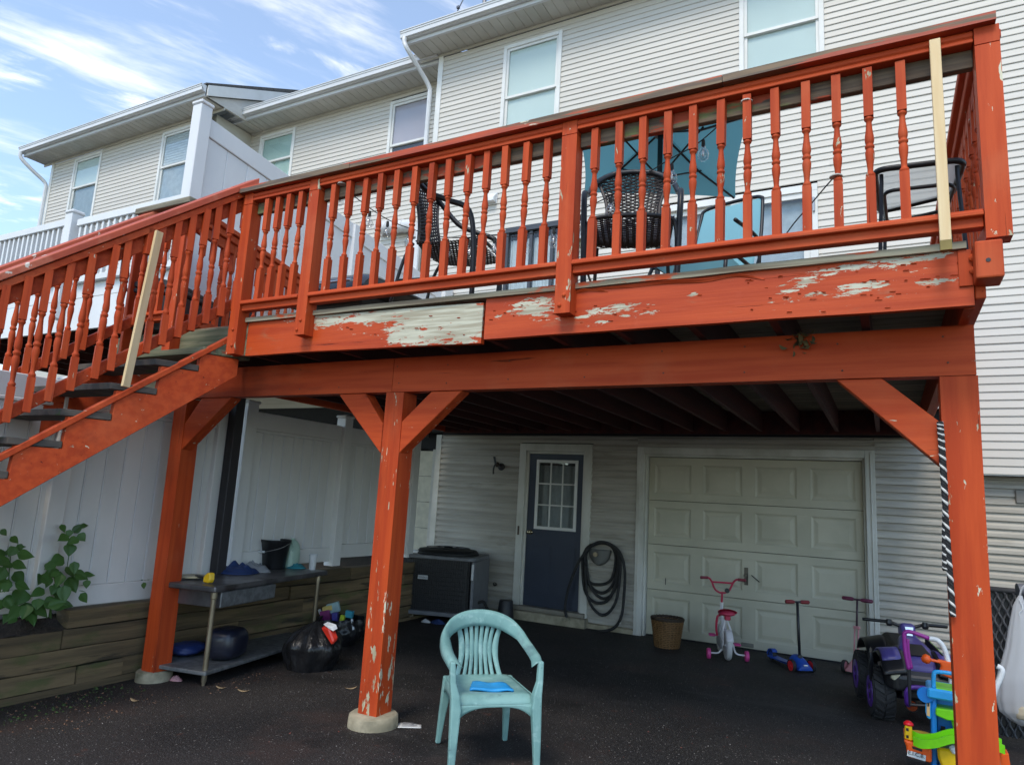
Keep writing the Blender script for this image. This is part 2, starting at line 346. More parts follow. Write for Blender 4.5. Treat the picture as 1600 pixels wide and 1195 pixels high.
def glassmat(name, tint=(.93,.96,.96), refl=.05, rough=.02, ior=1.5):
    m = bpy.data.materials.new(name); m.use_nodes = True; t = m.node_tree; t.nodes.clear(); L = t.links.new
    o = N(t, 'ShaderNodeOutputMaterial'); a = N(t, 'ShaderNodeBsdfTransparent'); a.inputs[0].default_value = (*tint, 1)
    g = N(t, 'ShaderNodeBsdfGlossy'); g.inputs['Roughness'].default_value = rough
    f = N(t, 'ShaderNodeLayerWeight'); f.inputs[0].default_value = .5
    f2 = N(t, 'ShaderNodeMath', operation='POWER'); f2.inputs[1].default_value = 4.0; L(f.outputs['Facing'], f2.inputs[0])
    q = N(t, 'ShaderNodeMath', operation='MULTIPLY_ADD'); q.inputs[1].default_value = .75; q.inputs[2].default_value = refl; q.use_clamp = True; L(f2.outputs[0], q.inputs[0])
    x = N(t, 'ShaderNodeMixShader'); L(q.outputs[0], x.inputs[0]); L(a.outputs[0], x.inputs[1]); L(g.outputs[0], x.inputs[2]); L(x.outputs[0], o.inputs[0])
    return m
GLASS = glassmat('window_glass', refl=.035)
GLASSD = glassmat('door_glass', tint=(.75,.78,.78), refl=.10)
BULB = glassmat('bulb_glass', tint=(.93,.94,.95), refl=.12)
def thinmat(name, c, trans=.5, rough=.4, alpha=1.0):
    m = bpy.data.materials.new(name); m.use_nodes = True; t = m.node_tree; t.nodes.clear(); L = t.links.new
    o = N(t, 'ShaderNodeOutputMaterial'); p = N(t, 'ShaderNodeBsdfPrincipled'); p.inputs['Base Color'].default_value = (*c, 1); p.inputs['Roughness'].default_value = rough
    tl = N(t, 'ShaderNodeBsdfTranslucent'); tl.inputs[0].default_value = (*c, 1)
    x = N(t, 'ShaderNodeMixShader'); x.inputs[0].default_value = trans; L(p.outputs[0], x.inputs[1]); L(tl.outputs[0], x.inputs[2]); last = x.outputs[0]
    if alpha < 1:
        tr = N(t, 'ShaderNodeBsdfTransparent'); y = N(t, 'ShaderNodeMixShader'); y.inputs[0].default_value = alpha; L(tr.outputs[0], y.inputs[1]); L(last, y.inputs[2]); last = y.outputs[0]
    L(last, o.inputs[0]); return m
LEAF = thinmat('leaf_green', (.075,.17,.04), .35); LEAF2 = thinmat('leaf_light_green', (.075,.165,.04), .35)
WHITE = plain('white_plastic', (.74,.75,.76)); DARKIN = plain('dark_interior', (.02,.02,.022), .9)
SHADE = mat('pale_green_shade', (.66,.71,.675), (.63,.68,.65), sc=(1,1,1), rough=.9); SHADEW = plain('white_blind', (.60,.62,.64), .7); SHADEG = mat('mint_curtain', (.46,.58,.54), (.44,.55,.52), sc=(1,1,1), rough=.9); SHADEP = mat('lilac_curtain', (.52,.44,.50), (.49,.42,.48), sc=(1,1,1), rough=.9)
# ================================================================== SETTING: ground
g = MB(); xs = [-60,-30,-15,-8,-5,-4]+[-3.4+.4*i for i in range(21)]+[5.5,7,10,16,30,60]; ys = [-60,-40,-25,-16,-12]+[-10+.5*i for i in range(21)]+[1,4,10,30]
for y in ys:
    for x in xs: g.v.append(Vector((x, y, gz(x, max(y, -9)))))
for j in range(len(ys)-1):
    for i in range(len(xs)-1): a = j*len(xs)+i; g.f.append((a, a+1, a+1+len(xs), a+len(xs)))
structure(g.build('driveway', ASPH, smooth=True))
g = MB().grid(lambda u, v: Vector((-20+17.2*u, -12+12.2*v, .50+.02*mnoise.noise(Vector((u*30, v*20, 0))))), 60, 40)
structure(g.build('neighbour_yard', SOIL, smooth=True))

# ================================================================== houses
def courses(house, x0, x1, z0, z1, Y, ex, ops, m, dutch=False):
    z = z0; src = {}
    while z < z1-.02:
        zt = min(z+ex, z1); segs = [(x0, x1)]
        for (a, b, c, d) in ops:
            if c < (z+zt)/2 < d:
                ns = []
                for s in segs:
                    if b <= s[0] or a >= s[1]: ns.append(s); continue
                    if a > s[0]: ns.append((s[0], a))
                    if b < s[1]: ns.append((b, s[1]))
                segs = ns
        sp = []
        for s in segs:
            if s[1]-s[0] > 3.2:
                xm_ = random.uniform(s[0]+1.2, s[1]-1.2); sp += [(s[0], xm_, 0), (xm_-.02, s[1], -.0022)]
            else: sp.append((s[0], s[1], 0))
        for s in sp:
            if s[1]-s[0] < .03: continue
            key = (round(s[0], 3), round(s[1], 3), round(zt-z, 3))
            if key not in src:
                h = zt-z
                if dutch: pr = [(0,0),(-.020,.001),(-.026,.006),(-.024,h*.48),(-.005,h*.78),(-.002,h+.006),(0,h+.006)]
                else: pr = [(0,0),(-.014,0),(-.016,.006),(-.003,h+.004),(0,h+.004)]
                b = MB().prism([(s[0], Y+p[0]+(s[2] if p[0] < -.001 else 0), z+p[1]) for p in pr], (s[1]-s[0], 0, 0))
                o = b.build('siding_course', m, house); src[key] = (o, z)
            else:
                o0, zz0 = src[key]; o = o0.copy(); COL.objects.link(o); o.location = o0.location+Vector((0, 0, z-zz0))
        z = zt
def window(house, x0, x1, z0, z1, Y, up=SHADE, lowm=SHADE, zm=None, blind=1.0, fr=TRIM, fw=.06, name='window'):
    b = MB(); ya, yb = Y-.034, Y+.07
    b.box(x0, x0+fw, ya, yb, z0, z1); b.box(x1-fw, x1, ya, yb, z0, z1); b.box(x0+fw, x1-fw, ya, yb, z1-fw, z1); b.box(x0+fw, x1-fw, ya-.012, yb, z0, z0+fw)
    W = b.build(name, fr, house, bevel=.004)
    zm = zm if zm else (z0+z1)/2; s = .042
    for (a, c, yo, sh) in ((zm-.02, z1-fw, 0, up), (z0+fw, zm+.02, .022, lowm)):
        p = MB(); X0, X1 = x0+fw-.004, x1-fw+.004
        p.box(X0, X0+s, Y-.014+yo, Y+.012+yo, a, c); p.box(X1-s, X1, Y-.014+yo, Y+.012+yo, a, c)
        p.box(X0+s, X1-s, Y-.014+yo, Y+.012+yo, c-s, c); p.box(X0+s, X1-s, Y-.014+yo, Y+.012+yo, a, a+s)
        p.build('sash', fr, W, bevel=.002)
        MB().box(X0+s-.004, X1-s+.004, Y-.002+yo, Y+.002+yo, a+s-.004, c-s+.004).build('pane', GLASS, W)
    MB().box(x0+fw, x1-fw, Y+.016, Y+.018, zm+.024, z1-fw).build('blind', up, W)
    MB().box(x0+fw, x1-fw, Y+.037, Y+.039, z0+fw, zm+.018).build('blind', lowm, W)
    return W
def slats(W, x0, x1, z0, z1, Y):
    n = int((z1-z0)/.055)
    for i in range(n):
        z = z0+(i+.5)*(z1-z0)/n
        if z < 7.68: continue
        MB().obox(((x0+x1)/2, Y, z), ((x1-x0)/2,0,0), (0,.003,.022), (0,.0006,-.0001)).build('blind_slat', SHADEW, W)
def eave(house, x0, x1, Y, zs, ov=.45, left_end=True, right_end=True, roof=4.5):
    pr = [(-ov-.02, zs-.01), (-ov-.02, zs+.19), (-ov, zs+.19), (-ov, zs-.01)]
    MB().prism([(x0, Y+a, b) for a, b in pr], (x1-x0,0,0)).build('fascia', ALU, house)
    n = int((x1-x0)/.30); st = (x1-x0)/n; first = None
    for i in range(n):
        b = MB(); xa = x0+i*st
        for k in range(2):
            b.box(xa+k*st/2+.004, xa+(k+1)*st/2-.012, Y-ov+.02, Y-.02, zs, zs+.012)
            b.box(xa+(k+1)*st/2-.012, xa+(k+1)*st/2+.004, Y-ov+.02, Y-.02, zs+.007, zs+.014)
        b.build('soffit_panel', SOFFIT, house)
    MB().box(x0, x1, Y-.022, Y-.002, zs-.05, zs+.0).build('frieze_strip', SOFFIT, house)
    MB().box(x0, x1, Y-ov+.0, Y-ov+.02, zs-.012, zs+.004).build('soffit_channel', ALU, house)
    k = [(-ov-.022, zs+.05), (-ov-.075, zs+.05), (-ov-.085, zs+.10), (-ov-.125, zs+.135), (-ov-.125, zs+.165), (-ov-.135, zs+.165), (-ov-.135, zs+.18), (-ov-.115, zs+.18), (-ov-.115, zs+.06), (-ov-.022, zs+.06)]
    MB().prism([(x0-.03, Y+a, b) for a, b in k], (x1-x0+.06,0,0)).build('gutter', ALU, house)
    for xe in ([x0-.032] if left_end else [])+([x1+.028] if right_end else []):
        MB().prism([(xe, Y+a, b) for a, b in k[:6]+[(-ov-.125, zs+.18), (-ov-.022, zs+.18)]], (.004,0,0)).build('gutter_end_cap', ALU, house)
    r = roof
    MB().prism([(x0-.05, Y-ov-.05, zs+.195), (x0-.05, Y+r, zs+.195+r*.5+.2), (x0-.05, Y+r, zs+.36+r*.5+.2), (x0-.05, Y-ov-.05, zs+.225)], (x1-x0+.1,0,0)).build('roof', ROOF, house)

# --- unit behind the deck
H1 = thing('townhouse', 'cream sided townhouse behind the red deck with garage door below', 'townhouse', (1.2, 0, 0))
YU = -.2; ZS1 = 8.70
W1 = (-2.36, -1.36, 6.93, 8.487); W2 = (1.19, 2.20, 6.93, 8.487); W3 = (4.4, 5.4, 6.93, 8.487)
KW = (-2.13, -.95, 4.15, 5.42); SL = (.15, 2.09, 3.2, 5.42)
courses(H1, -3.55, 7.6, 2.704, ZS1-.05, YU, .0835, [W1, W2, W3, KW, SL], SIDE)
courses(H1, 3.35, 7.6, 2.036, 2.704, YU, .0835, [], SIDE)
MB().box(-3.5, 7.6, YU+.1, YU+.5, 2.45, ZS1).build('upper_wall_core', DARKIN, H1)
MB().box(3.34, 7.6, YU+.005, YU+.5, 2.045, 2.449).build('overhang_core', DARKIN, H1)
MB().box(3.34, 7.6, YU-.003, YU+.005, 2.025, 2.046).build('starter_strip', TRIM, H1)
def corner(h, x, Y, z0, z1, m=TRIM):
    b = MB(); b.box(x-.045, x+.05, Y-.028, Y-.001, z0, z1); b.box(x-.05, x-.045+.02, Y-.001, Y+.09, z0, z1); return b.build('corner_trim', m, h, bevel=.003)
corner(H1, -3.56, YU, 2.66, ZS1-.05)
MB().box(-3.6, -3.57, YU+.09, 3.0, 2.4, ZS1).build('side_wall', SIDE, H1)
window(H1, *W1, YU, zm=at(835,143,YU).z); window(H1, *W2, YU, zm=at(1222,42,YU).z); window(H1, *W3, YU, zm=7.7)
eave(H1, -3.98, 7.7, YU, ZS1)
b = MB(); q = [Vector((-3.93, YU-.55, 8.76)), Vector((-3.92, YU-.55, 8.66)), Vector((-3.86, YU-.50, 8.52)), Vector((-3.74, YU-.16, 8.20)), Vector((-3.70, YU-.07, 8.06)), Vector((-3.70, YU-.07, 7.2)), Vector((-3.70, YU-.07, 4.0))]
b.tube(spline(q[:5], 5)+q[5:], .038, 8).build('downspout', ALU, H1, smooth=40)
# small things on the upper wall, parts of the house
c = at(770,312,YU); b = MB(); b.box(c.x-.09, c.x+.09, YU-.03, YU-.012, c.z-.09, c.z+.09); b.prism([(c.x-.08, YU-.03, c.z-.07), (c.x-.08, YU-.03, c.z+.08), (c.x-.08, YU-.12, c.z-.01), (c.x-.08, YU-.12, c.z-.07)], (.16,0,0))
b.build('vent_hood', WHITE, H1, bevel=.006)
# kitchen window with dark frame and curtains
DKF = plain('dark_window_frame', (.045,.048,.06), .4)
x0, x1, z0, z1 = KW; b = MB(); ya, yb = YU-.03, YU+.07
b.box(x0, x1, ya-.02, yb, z1-.05, z1+.03); b.box(x0, x0+.05, ya, yb, z0, z1-.05); b.box(x1-.05, x1, ya, yb, z0, z1-.05); b.box(x0+.05, x1-.05, ya, yb, z0, z0+.06)
for xm in (-1.74, -1.40): b.box(xm, xm+.05, ya+.01, yb, z0+.06, z1-.05)
KWo = b.build('window', DKF, H1, bevel=.003)
for a, c in ((x0+.05, -1.74), (-1.69, -1.40), (-1.35, x1-.05)):
    MB().box(a, c, YU, YU+.004, z0+.06, z1-.05).build('pane', GLASS, KWo)
    MB().grid(lambda u, v, a=a, c=c: Vector((a+(c-a)*u, YU+.06+.012*math.sin(u*34), z0+.06+(z1-.20-z0)*v)), 60, 1).build('curtain', SHADEW, KWo, smooth=True)
# sliding door
x0, x1, z0, z1 = SL; b = MB()
b.box(x0, x1, YU-.04, YU+.07, z1-.09, z1); b.box(x1-.09, x1, YU-.04, YU+.07, z0, z1-.09); b.box(x0, x0+.09, YU-.04, YU+.07, z0, z1-.09); b.box(x0+.09, x1-.09, YU-.04, YU+.07, z0, z0+.08)
SD = b.build('sliding_door', TRIM, H1, bevel=.004)
xm = at(1148,330,YU).x
for a, c, yo in ((x0+.09, xm+.05, .03), (xm-.05, x1-.09, 0)):
    p = MB(); s = .07
    p.box(a, a+s, YU-.02+yo, YU+.01+yo, z0+.08, z1-.09); p.box(c-s, c, YU-.02+yo, YU+.01+yo, z0+.08, z1-.09); p.box(a+s, c-s, YU-.02+yo, YU+.01+yo, z1-.16, z1-.09); p.box(a+s, c-s, YU-.02+yo, YU+.01+yo, z0+.08, z0+.17)
    p.build('door_panel', TRIM, SD, bevel=.003)
    MB().box(a+s-.003, c-s+.003, YU-.006+yo, YU-.002+yo, z0+.16, z1-.155).build('pane', GLASS, SD)
MB().box(x0+.09, x1-.09, YU+.085, YU+.09, z0+.08, z1-.09).build('blind', plain('grey_blind', (.42,.45,.50), .7), SD)
c = at(1272,322,YU); MB().box(c.x-.012, c.x+.012, YU-.065, YU-.04, c.z-.09, c.z+.09).build('handle', plain('brushed_handle', (.35,.35,.36), .3, .8), SD, bevel=.004)

# --- lower storey (garage level)
ZL = 2.415
GD = (-.10, 2.60, -.06, 2.275); DR = (-1.80, -.72, .05, 2.30)
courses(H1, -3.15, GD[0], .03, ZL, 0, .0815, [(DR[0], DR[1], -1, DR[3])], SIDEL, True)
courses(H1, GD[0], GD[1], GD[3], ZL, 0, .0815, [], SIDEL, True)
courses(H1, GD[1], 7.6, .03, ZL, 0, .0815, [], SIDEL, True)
MB().box(-3.15, 7.6, .20, .4, -.1, ZL+.03).build('lower_wall_core', DARKIN, H1)
MB().box(-3.15, 7.6, -.02, .2, ZL, ZL+.035).build('ledger_trim', DARKIN, H1)
corner(H1, -3.19, 0, .02, ZL, GRIMETRIM)
for xa, xb in ((-3.2, DR[0]), (DR[1], GD[0]), (GD[1], 7.6)): MB().box(xa, xb, .001, .2, -.14, .028).build('foundation', CONC, H1)
MB().box(DR[0]-.12, DR[1]+.62, -.05, .0, -.14, .022).build('foundation_ledge', CONC, H1, bevel=.008)
# entry door
b = MB(); a, c, z0, z1 = DR
b.box(a, a+.10, -.045, .05, z0, z1); b.box(c-.10, c, -.045, .05, z0, z1); b.box(a+.1, c-.1, -.045, .05, z1-.10, z1)
b.box(a+.1, a+.135, -.005, .06, z0, z1-.1); b.box(c-.135, c-.1, -.005, .06, z0, z1-.1); b.box(a+.135, c-.135, -.005, .06, z1-.135, z1-.1)
b.build('door_casing', GRIMETRIM, H1, bevel=.004)
MB().box(a+.02, c-.02, -.10, .06, z0+.03, z0+.085).build('threshold', plain('worn_sill', (.30,.27,.22), .6, .3), H1, bevel=.005)
MB().box(a-.02, c+.02, -.16, -.0, -.12, z0+.028).build('door_step', CONC, H1, bevel=.012)
dx0, dx1, dz0, dz1 = a+.138, c-.138, z0+.087, z1-.138
lx0, lx1, lz0, lz1 = dx0+.125, dx1-.085, dz0+1.02, dz1-.09
b = MB(); b.box(dx0, lx0, .012, .055, dz0, dz1); b.box(lx1, dx1, .012, .055, dz0, dz1); b.box(lx0, lx1, .012, .055, dz0, lz0); b.box(lx0, lx1, .012, .055, lz1, dz1)
for xa, xb in ((lx0-.02, (lx0+lx1)/2-.04), ((lx0+lx1)/2+.04, lx1+.02)):
    for k, (i0, i1) in enumerate(((.0, .008), (.018, .003))):
        b.box(xa+i0, xb-i0, .012-i1, .012-.0005, dz0+.16+i0, dz0+.80-i0) if k == 0 else b.box(xa+i0, xb-i0, .0, .003, dz0+.16+i0, dz0+.80-i0)
D = b.build('door', NAVY, H1, bevel=.003)
b = MB(); fw = .028
b.box(lx0-.012, lx0+fw, -.004, .03, lz0-.012, lz1+.012); b.box(lx1-fw, lx1+.012, -.004, .03, lz0-.012, lz1+.012); b.box(lx0+fw, lx1-fw, -.004, .03, lz1-fw, lz1+.012); b.box(lx0+fw, lx1-fw, -.004, .03, lz0-.012, lz0+fw)
for k in (1, 2):
    xm = lx0+fw+(lx1-lx0-2*fw)*k/3; b.box(xm-.009, xm+.009, .0, .026, lz0+fw, lz1-fw)
for k in (1, 2):
    zm = lz0+fw+(lz1-lz0-2*fw)*k/3; b.box(lx0+fw, lx1-fw, .002, .024, zm-.009, zm+.009)
b.build('window_grille', TRIM, D, bevel=.002)
for i in range(3):
    for j in range(3):
        w3 = (lx1-lx0-2*fw)/3; h3 = (lz1-lz0-2*fw)/3
        MB().box(lx0+fw+i*w3, lx0+fw+(i+1)*w3, .014, .018, lz0+fw+j*h3, lz0+fw+(j+1)*h3).build('pane', GLASSD, D)
MB().grid(lambda u, v: Vector((lx0+(lx1-lx0)*u, .10+.012*math.sin(u*40), lz0+(lz1-.06-lz0)*v)), 50, 1).build('curtain', SHADEW, D, smooth=True)
k = MB(); kc = Vector((dx0+.065, .012, dz0+.96)); mt = Matrix.Rotation(R(90), 4, 'X')
k.lathe([(.032,0),(.030,.006),(.012,.010),(.012,.035),(.026,.048),(.028,.062),(.018,.072)], kc, 14, mt)
k.build('knob', plain('worn_brass', (.5,.42,.28), .25, .9), D, smooth=True)
MB().box(a+.03, a+.055, -.052, -.044, z0+1.0, z0+1.12).build('strike_plate', plain('strike_bronze', (.10,.07,.05), .4, .6), H1)
# garage door
b = MB(); a, c, z0, z1 = GD; z0 = -.05
b.box(a, a+.10, -.045, .03, z0, z1); b.box(c-.10, c, -.045, .03, z0, z1); b.box(a+.1, c-.1, -.045, .03, z1-.09, z1)
b.box(a+.035, a+.05, -.055, -.044, z0, z1-.03); b.box(c-.05, c-.035, -.055, -.044, z0, z1-.03)
b.box(a+.1, a+.125, .0, .12, z0, z1-.09); b.box(c-.125, c-.1, .0, .12, z0, z1-.09); b.box(a+.125, c-.125, .0, .12, z1-.115, z1-.09)
b.build('garage_casing', GRIMETRIM, H1, bevel=.005)
gx0, gx1 = a+.13, c-.13; gz0, gz1 = -.02, z1-.118; sh = (gz1-gz0)/4; GY = .075
GDO = thing('garage_door', '', 'x', (0,0,0)); del GDO['label']; del GDO['category']
GDO.parent = H1; OFF[GDO] = OFF[H1]
def panel(b, x0, x1, z0, z1, Y):
    d = [(0,0),(.02,.010),(.035,.010),(.075,.001)]
    n0 = len(b.v)
    for i, (ins, dep) in enumerate(d):
        for x, z in ((x0+ins,z0+ins),(x1-ins,z0+ins),(x1-ins,z1-ins),(x0+ins,z1-ins)): b.v.append(Vector((x, Y+dep, z)))
    for i in range(3):
        for k in range(4): k2 = (k+1) % 4; b.f.append((n0+i*4+k, n0+i*4+k2, n0+(i+1)*4+k2, n0+(i+1)*4+k))
    b.f.append((n0+12, n0+13, n0+14, n0+15))
for r in range(4):
    za, zb = gz0+r*sh+.003, gz0+(r+1)*sh-.003
    b = MB(); b.box(gx0, gx1, GY+.012, GY+.05, za, zb); pw = (gx1-gx0)/4; ps = []
    zz = [za, za+.09, zb-.09, zb]
    b.box(gx0, gx1, GY, GY+.0115, za, za+.09); b.box(gx0, gx1, GY, GY+.0115, zb-.09, zb)
    for i in range(5):
        xa = gx0 if i == 0 else gx0+i*pw-.075; xb = gx1 if i == 4 else gx0+i*pw+.075
        b.box(xa, xb, GY, GY+.0115, za+.09, zb-.09)
    S = b.build('door_section', GARAGE, GDO, bevel=.0015)
    for i in range(4):
        xa = gx0+i*pw+.075; xb = gx0+(i+1)*pw-.075
        p = MB(); panel(p, xa, xb, za+.09, zb-.09, GY); p.build('panel', GARAGE, GDO)
MB().box(gx0, gx1, GY, GY+.05, -.06, -.0205).build('bottom_seal', RUBBER, GDO)
MB().box(GD[0]-.0, GD[1]+.0, -.03, .15, -.16, -.058).build('garage_sill', CONC, H1, bevel=.006)
hc = at(1166,900,GY); b = MB(); b.box(hc.x-.022, hc.x+.022, GY-.006, GY-.0005, hc.z-.10, hc.z+.10); b.lathe([(.018,0),(.012,.012),(.012,.03),(.024,.04),(.02,.05)], (hc.x, GY-.006, hc.z+.01), 10, mt); b.bar((hc.x, GY-.035, hc.z+.02), (hc.x-.004, GY-.04, hc.z-.085), .016, .012, (0,1,0))
b.build('handle', plain('dark_handle_metal', (.09,.085,.075), .35, .8), GDO, smooth=40)
hb = MB(); hb.bar((hc.x+.06, GY-.012, hc.z+.02), (hc.x+.15, GY-.014, hc.z-.05), .010, .008, (0,1,0)); hb.build('lock_bar', BLACK, GDO)
hp = at(1168,1007,GY); MB().box(hp.x-.07, hp.x+.07, GY-.014, GY-.0005, hp.z-.022, hp.z+.022).build('lift_handle', plain('grey_lift', (.20,.19,.16), .5), GDO, bevel=.006)
tn = at(1040,908,GY); MB().box(tn.x-.004, tn.x+.004, GY-.004, GY-.0005, tn.z-.04, tn.z+.04).build('scuff_strip', BLACK, GDO)
# downstairs wall bits
dv = at(775,912,0); MB().lathe([(.026,0),(.026,.03),(.018,.03),(.018,.005)], (dv.x, -.012, dv.z), 12, mt).build('drain_pipe', BLACK, H1, smooth=40)
ob = at(725,860,0); MB().box(ob.x-.07, ob.x+.07, -.10, -.016, ob.z-.10, ob.z+.05).build('disconnect_box', plain('grey_box', (.22,.24,.26), .5), H1, bevel=.008)
tv = at(1594,776,0); MB().box(tv.x-.045, tv.x+.045, -.045, -.016, tv.z-.07, tv.z+.07).build('outlet_cover', plain('dull_cover', (.20,.19,.17), .5), H1, bevel=.01)

# --- middle unit and far left unit
H2 = thing('townhouse', 'cream sided middle townhouse set back between the two gutters', 'townhouse', (-6, .3, 0))
YM = .3; ZS2 = at(600,150,YM).z; ZS2 = 8.62
w2a = (at(612,161,YM).x, at(676,148,YM).x, 6.95, 8.46); w2b = (at(409,213,YM).x, at(464,200,YM).x, 6.95, 8.50)
courses(H2, -8.7, -3.56, 2.9, ZS2-.05, YM, .0835, [w2a, w2b], SIDE)
MB().box(-8.7, -3.62, YM+.1, YM+.6, .4, ZS2).build('wall_core', DARKIN, H2)
window(H2, *w2a, YM, up=SHADEP, lowm=plain('dark_room', (.10,.08,.085), .8), zm=at(640,222,YM).z)
window(H2, *w2b, YM, up=SHADEG, lowm=SHADEG, zm=7.9)
eave(H2, -8.9, -3.66, YM, ZS2, left_end=False, right_end=False)
courses(H2, -8.7, -3.24, .62, 2.22, YM, .13, [(-5.9, -3.5, 0, 2.2)], SIDEN, False)
MB().box(-8.7, -3.24, YM-.06, YM+.09, 2.221, 2.899).build('underdeck_shade', DARKIN, H2)  # dark box stands for the shade under the neighbour's deck
NG = plain('cream_garage_door', (.62,.58,.45), .6)
for i in range(4): MB().box(-5.9, -3.5, YM+.02, YM+.06, .62+i*.395, .62+(i+1)*.395-.006).build('garage_section', NG, H2)
# dryer duct elbow on the middle unit
d0 = at(598,360,YM); d1 = at(650,356,YM); b = MB()
rr = .105; yy = YM-.13
q = [Vector((d0.x, yy, d0.z)), Vector((d1.x-.12, yy, d1.z)), Vector((d1.x+.02, yy, d1.z-.02)), Vector((d1.x+.10, yy, d1.z-.14)), Vector((d1.x+.11, yy, d1.z-.26))]
b.tube(spline(q, 6), rr, 14); D_ = b.build('duct_elbow', ALU, H2, smooth=40)
for t in range(4): MB().lathe([(.112,-.012),(.118,0),(.112,.012)], q[0].lerp(q[1], .1+t*.28), 16, Matrix.Rotation(R(90), 4, 'Y')).build('duct_rib', ALU, H2, smooth=True)
b = MB(); b.box(q[4].x-.10, q[4].x+.10, yy-.07, yy+.07, 2.6, q[4].z-.02); b.build('duct_drop', ALU, H2, bevel=.02)

H3 = thing('townhouse', 'cream sided end townhouse at the far left under a white gutter', 'townhouse', (-11.5, -.65, 0))
YF = -.65; ZS3 = 8.60
fa = (at(122,247,YF).x-.06, at(162,238,YF).x+.0, 6.92, 8.50); fb = (at(260,211,YF).x-.08, -8.98, 6.90, 8.46)
XL3 = at(88,245,YF).x
courses(H3, XL3, -8.6, 4.2, ZS3-.05, YF, .0835, [fa, fb], SIDE)
MB().box(XL3, -8.6, YF+.1, YF+4, .4, ZS3).build('wall_core', SIDEN, H3)
corner(H3, XL3-.02, YF, 3.0, ZS3-.05)
window(H3, *fa, YF, up=SHADE, lowm=plain('dim_room', (.30,.33,.35), .8), zm=at(130,291,YF).z)
fw3 = window(H3, *fb, YF, up=SHADEW, lowm=plain('grey_blind_low', (.38,.42,.47), .8), zm=at(270,258,YF).z)
slats(fw3, fb[0]+.11, fb[1]-.11, fb[2]+.1, fb[3]-.1, YF+.012)
eave(H3, XL3-.42, -8.25, YF, ZS3)
q = [Vector((XL3-.38, YF-.55, ZS3+.06)), Vector((XL3-.37, YF-.53, ZS3-.08)), Vector((XL3-.25, YF-.32, ZS3-.3)), Vector((XL3-.12, YF-.08, ZS3-.52)), Vector((XL3-.09, YF-.06, ZS3-.7)), Vector((XL3-.09, YF-.06, 4))]
MB().tube(spline(q[:5], 5)+q[5:], .04, 8).build('downspout', ALU, H3, smooth=40)
b = MB(); b.prism([(-8.22, YF-.45, ZS3-.01), (-8.22, YF-.45, ZS3+.20), (-8.22, YF+4.2, ZS3+2.5), (-8.22, YF+4.2, ZS3+2.25)], (.03,0,0)); b.build('rake_board', TRIM, H3)
b = MB(); b.prism([(-8.30, YF-.4, ZS3), (-8.30, YF+4.3, ZS3), (-8.30, YF+4.3, ZS3+2.3)], (.05,0,0)); b.build('gable_wall', SIDE, H3)
# satellite dish mount struts on the near roof
SDM = thing('antenna_mount', 'dark metal antenna mast with thin brace struts above the gutter', 'antenna', (-2.4, .1, 9.0))
m0 = at(757,12,.1); b = MB().tube([m0+Vector((.02,0,-.5)), m0+Vector((-.06,0,1.3))], .035, 8); MM = plain('grey_mast', (.16,.16,.18), .4, .6); b.build('mast', MM, SDM, smooth=40)
for (u, v, du) in ((708,27,.28), (770,4,-.12)):
    p0 = at(u, v, .0); MB().tube([p0+Vector((-du*.6, 0, -.4)), p0+Vector((du*1.3, .05, .75))], .010, 6).build('strut', MM, SDM)
p0 = at(716,12,.0); MB().box(p0.x-.025, p0.x+.025, -.02, .02, p0.z-.02, p0.z+.02).build('strut_joint', MM, SDM)

# ================================================================== neighbour's deck, screen and fences
XF = -2.74
ND = thing('neighbour_deck', "neighbour's white vinyl deck with baluster railing behind the stairs", 'deck', (-6, -4, 2.6))
yn = -3.7
for (ua, ub) in (((0, 374), (109, 339)), ((126, 343), (300, 304))):
    p, q = at(*ua, yn), at(*ub, yn); z = (p.z+q.z)/2
    x0, x1 = p.x-(2 if ua[0] == 0 else 0), q.x
    MB().box(x0, x1, yn-.04, yn+.04, z-.10, z).build('top_rail', VINYL, ND, bevel=.008)
    MB().box(x0, x1, yn-.03, yn+.03, z-.90, z-.82).build('bottom_rail', VINYL, ND, bevel=.006)
    n = int((x1-x0)/.125); src = None
    for i in range(n):
        x = x0+(i+.5)*(x1-x0)/n
        if src is None: src = MB().box(x-.02, x+.02, yn-.02, yn+.02, z-.82, z-.10).build('baluster', VINYL, ND); xs0 = x
        else: o = src.copy(); COL.objects.link(o); o.location = src.location+Vector((x-xs0, 0, 0))
p = at(118,332,yn); b = MB(); b.box(p.x-.075, p.x+.075, yn-.075, yn+.075, p.z-1.5, p.z-.04); b.build('post', VINYL, ND, bevel=.006)
MB().prism([(p.x-.09, yn-.09, p.z-.04), (p.x+.09, yn-.09, p.z-.04), (p.x+.09, yn+.09, p.z-.04), (p.x-.09, yn+.09, p.z-.04)], (0,0,.05)).build('post_cap', VINYL, ND, bevel=.015)
ZN = at(60,520,yn).z
MB().box(-12, XF-.25, yn+.05, yn+.09, ZN, ZN+.42).build('fascia', VINYL, ND)
MB().box(-12, XF-.25, yn+.045, yn+.06, ZN+.43, at(200,330,yn).z-.83).build('skirt_panel', VINYL, ND)
MB().box(-12, XF-.25, yn+.09, .25, ZN+.36, ZN+.42).build('deck_floor', FLOORB, ND)
for i in range(12): MB().box(-11.8+i*.78, -11.76+i*.78, yn+.1, .2, ZN+.1, ZN+.358).build('joist', JOIST, ND)
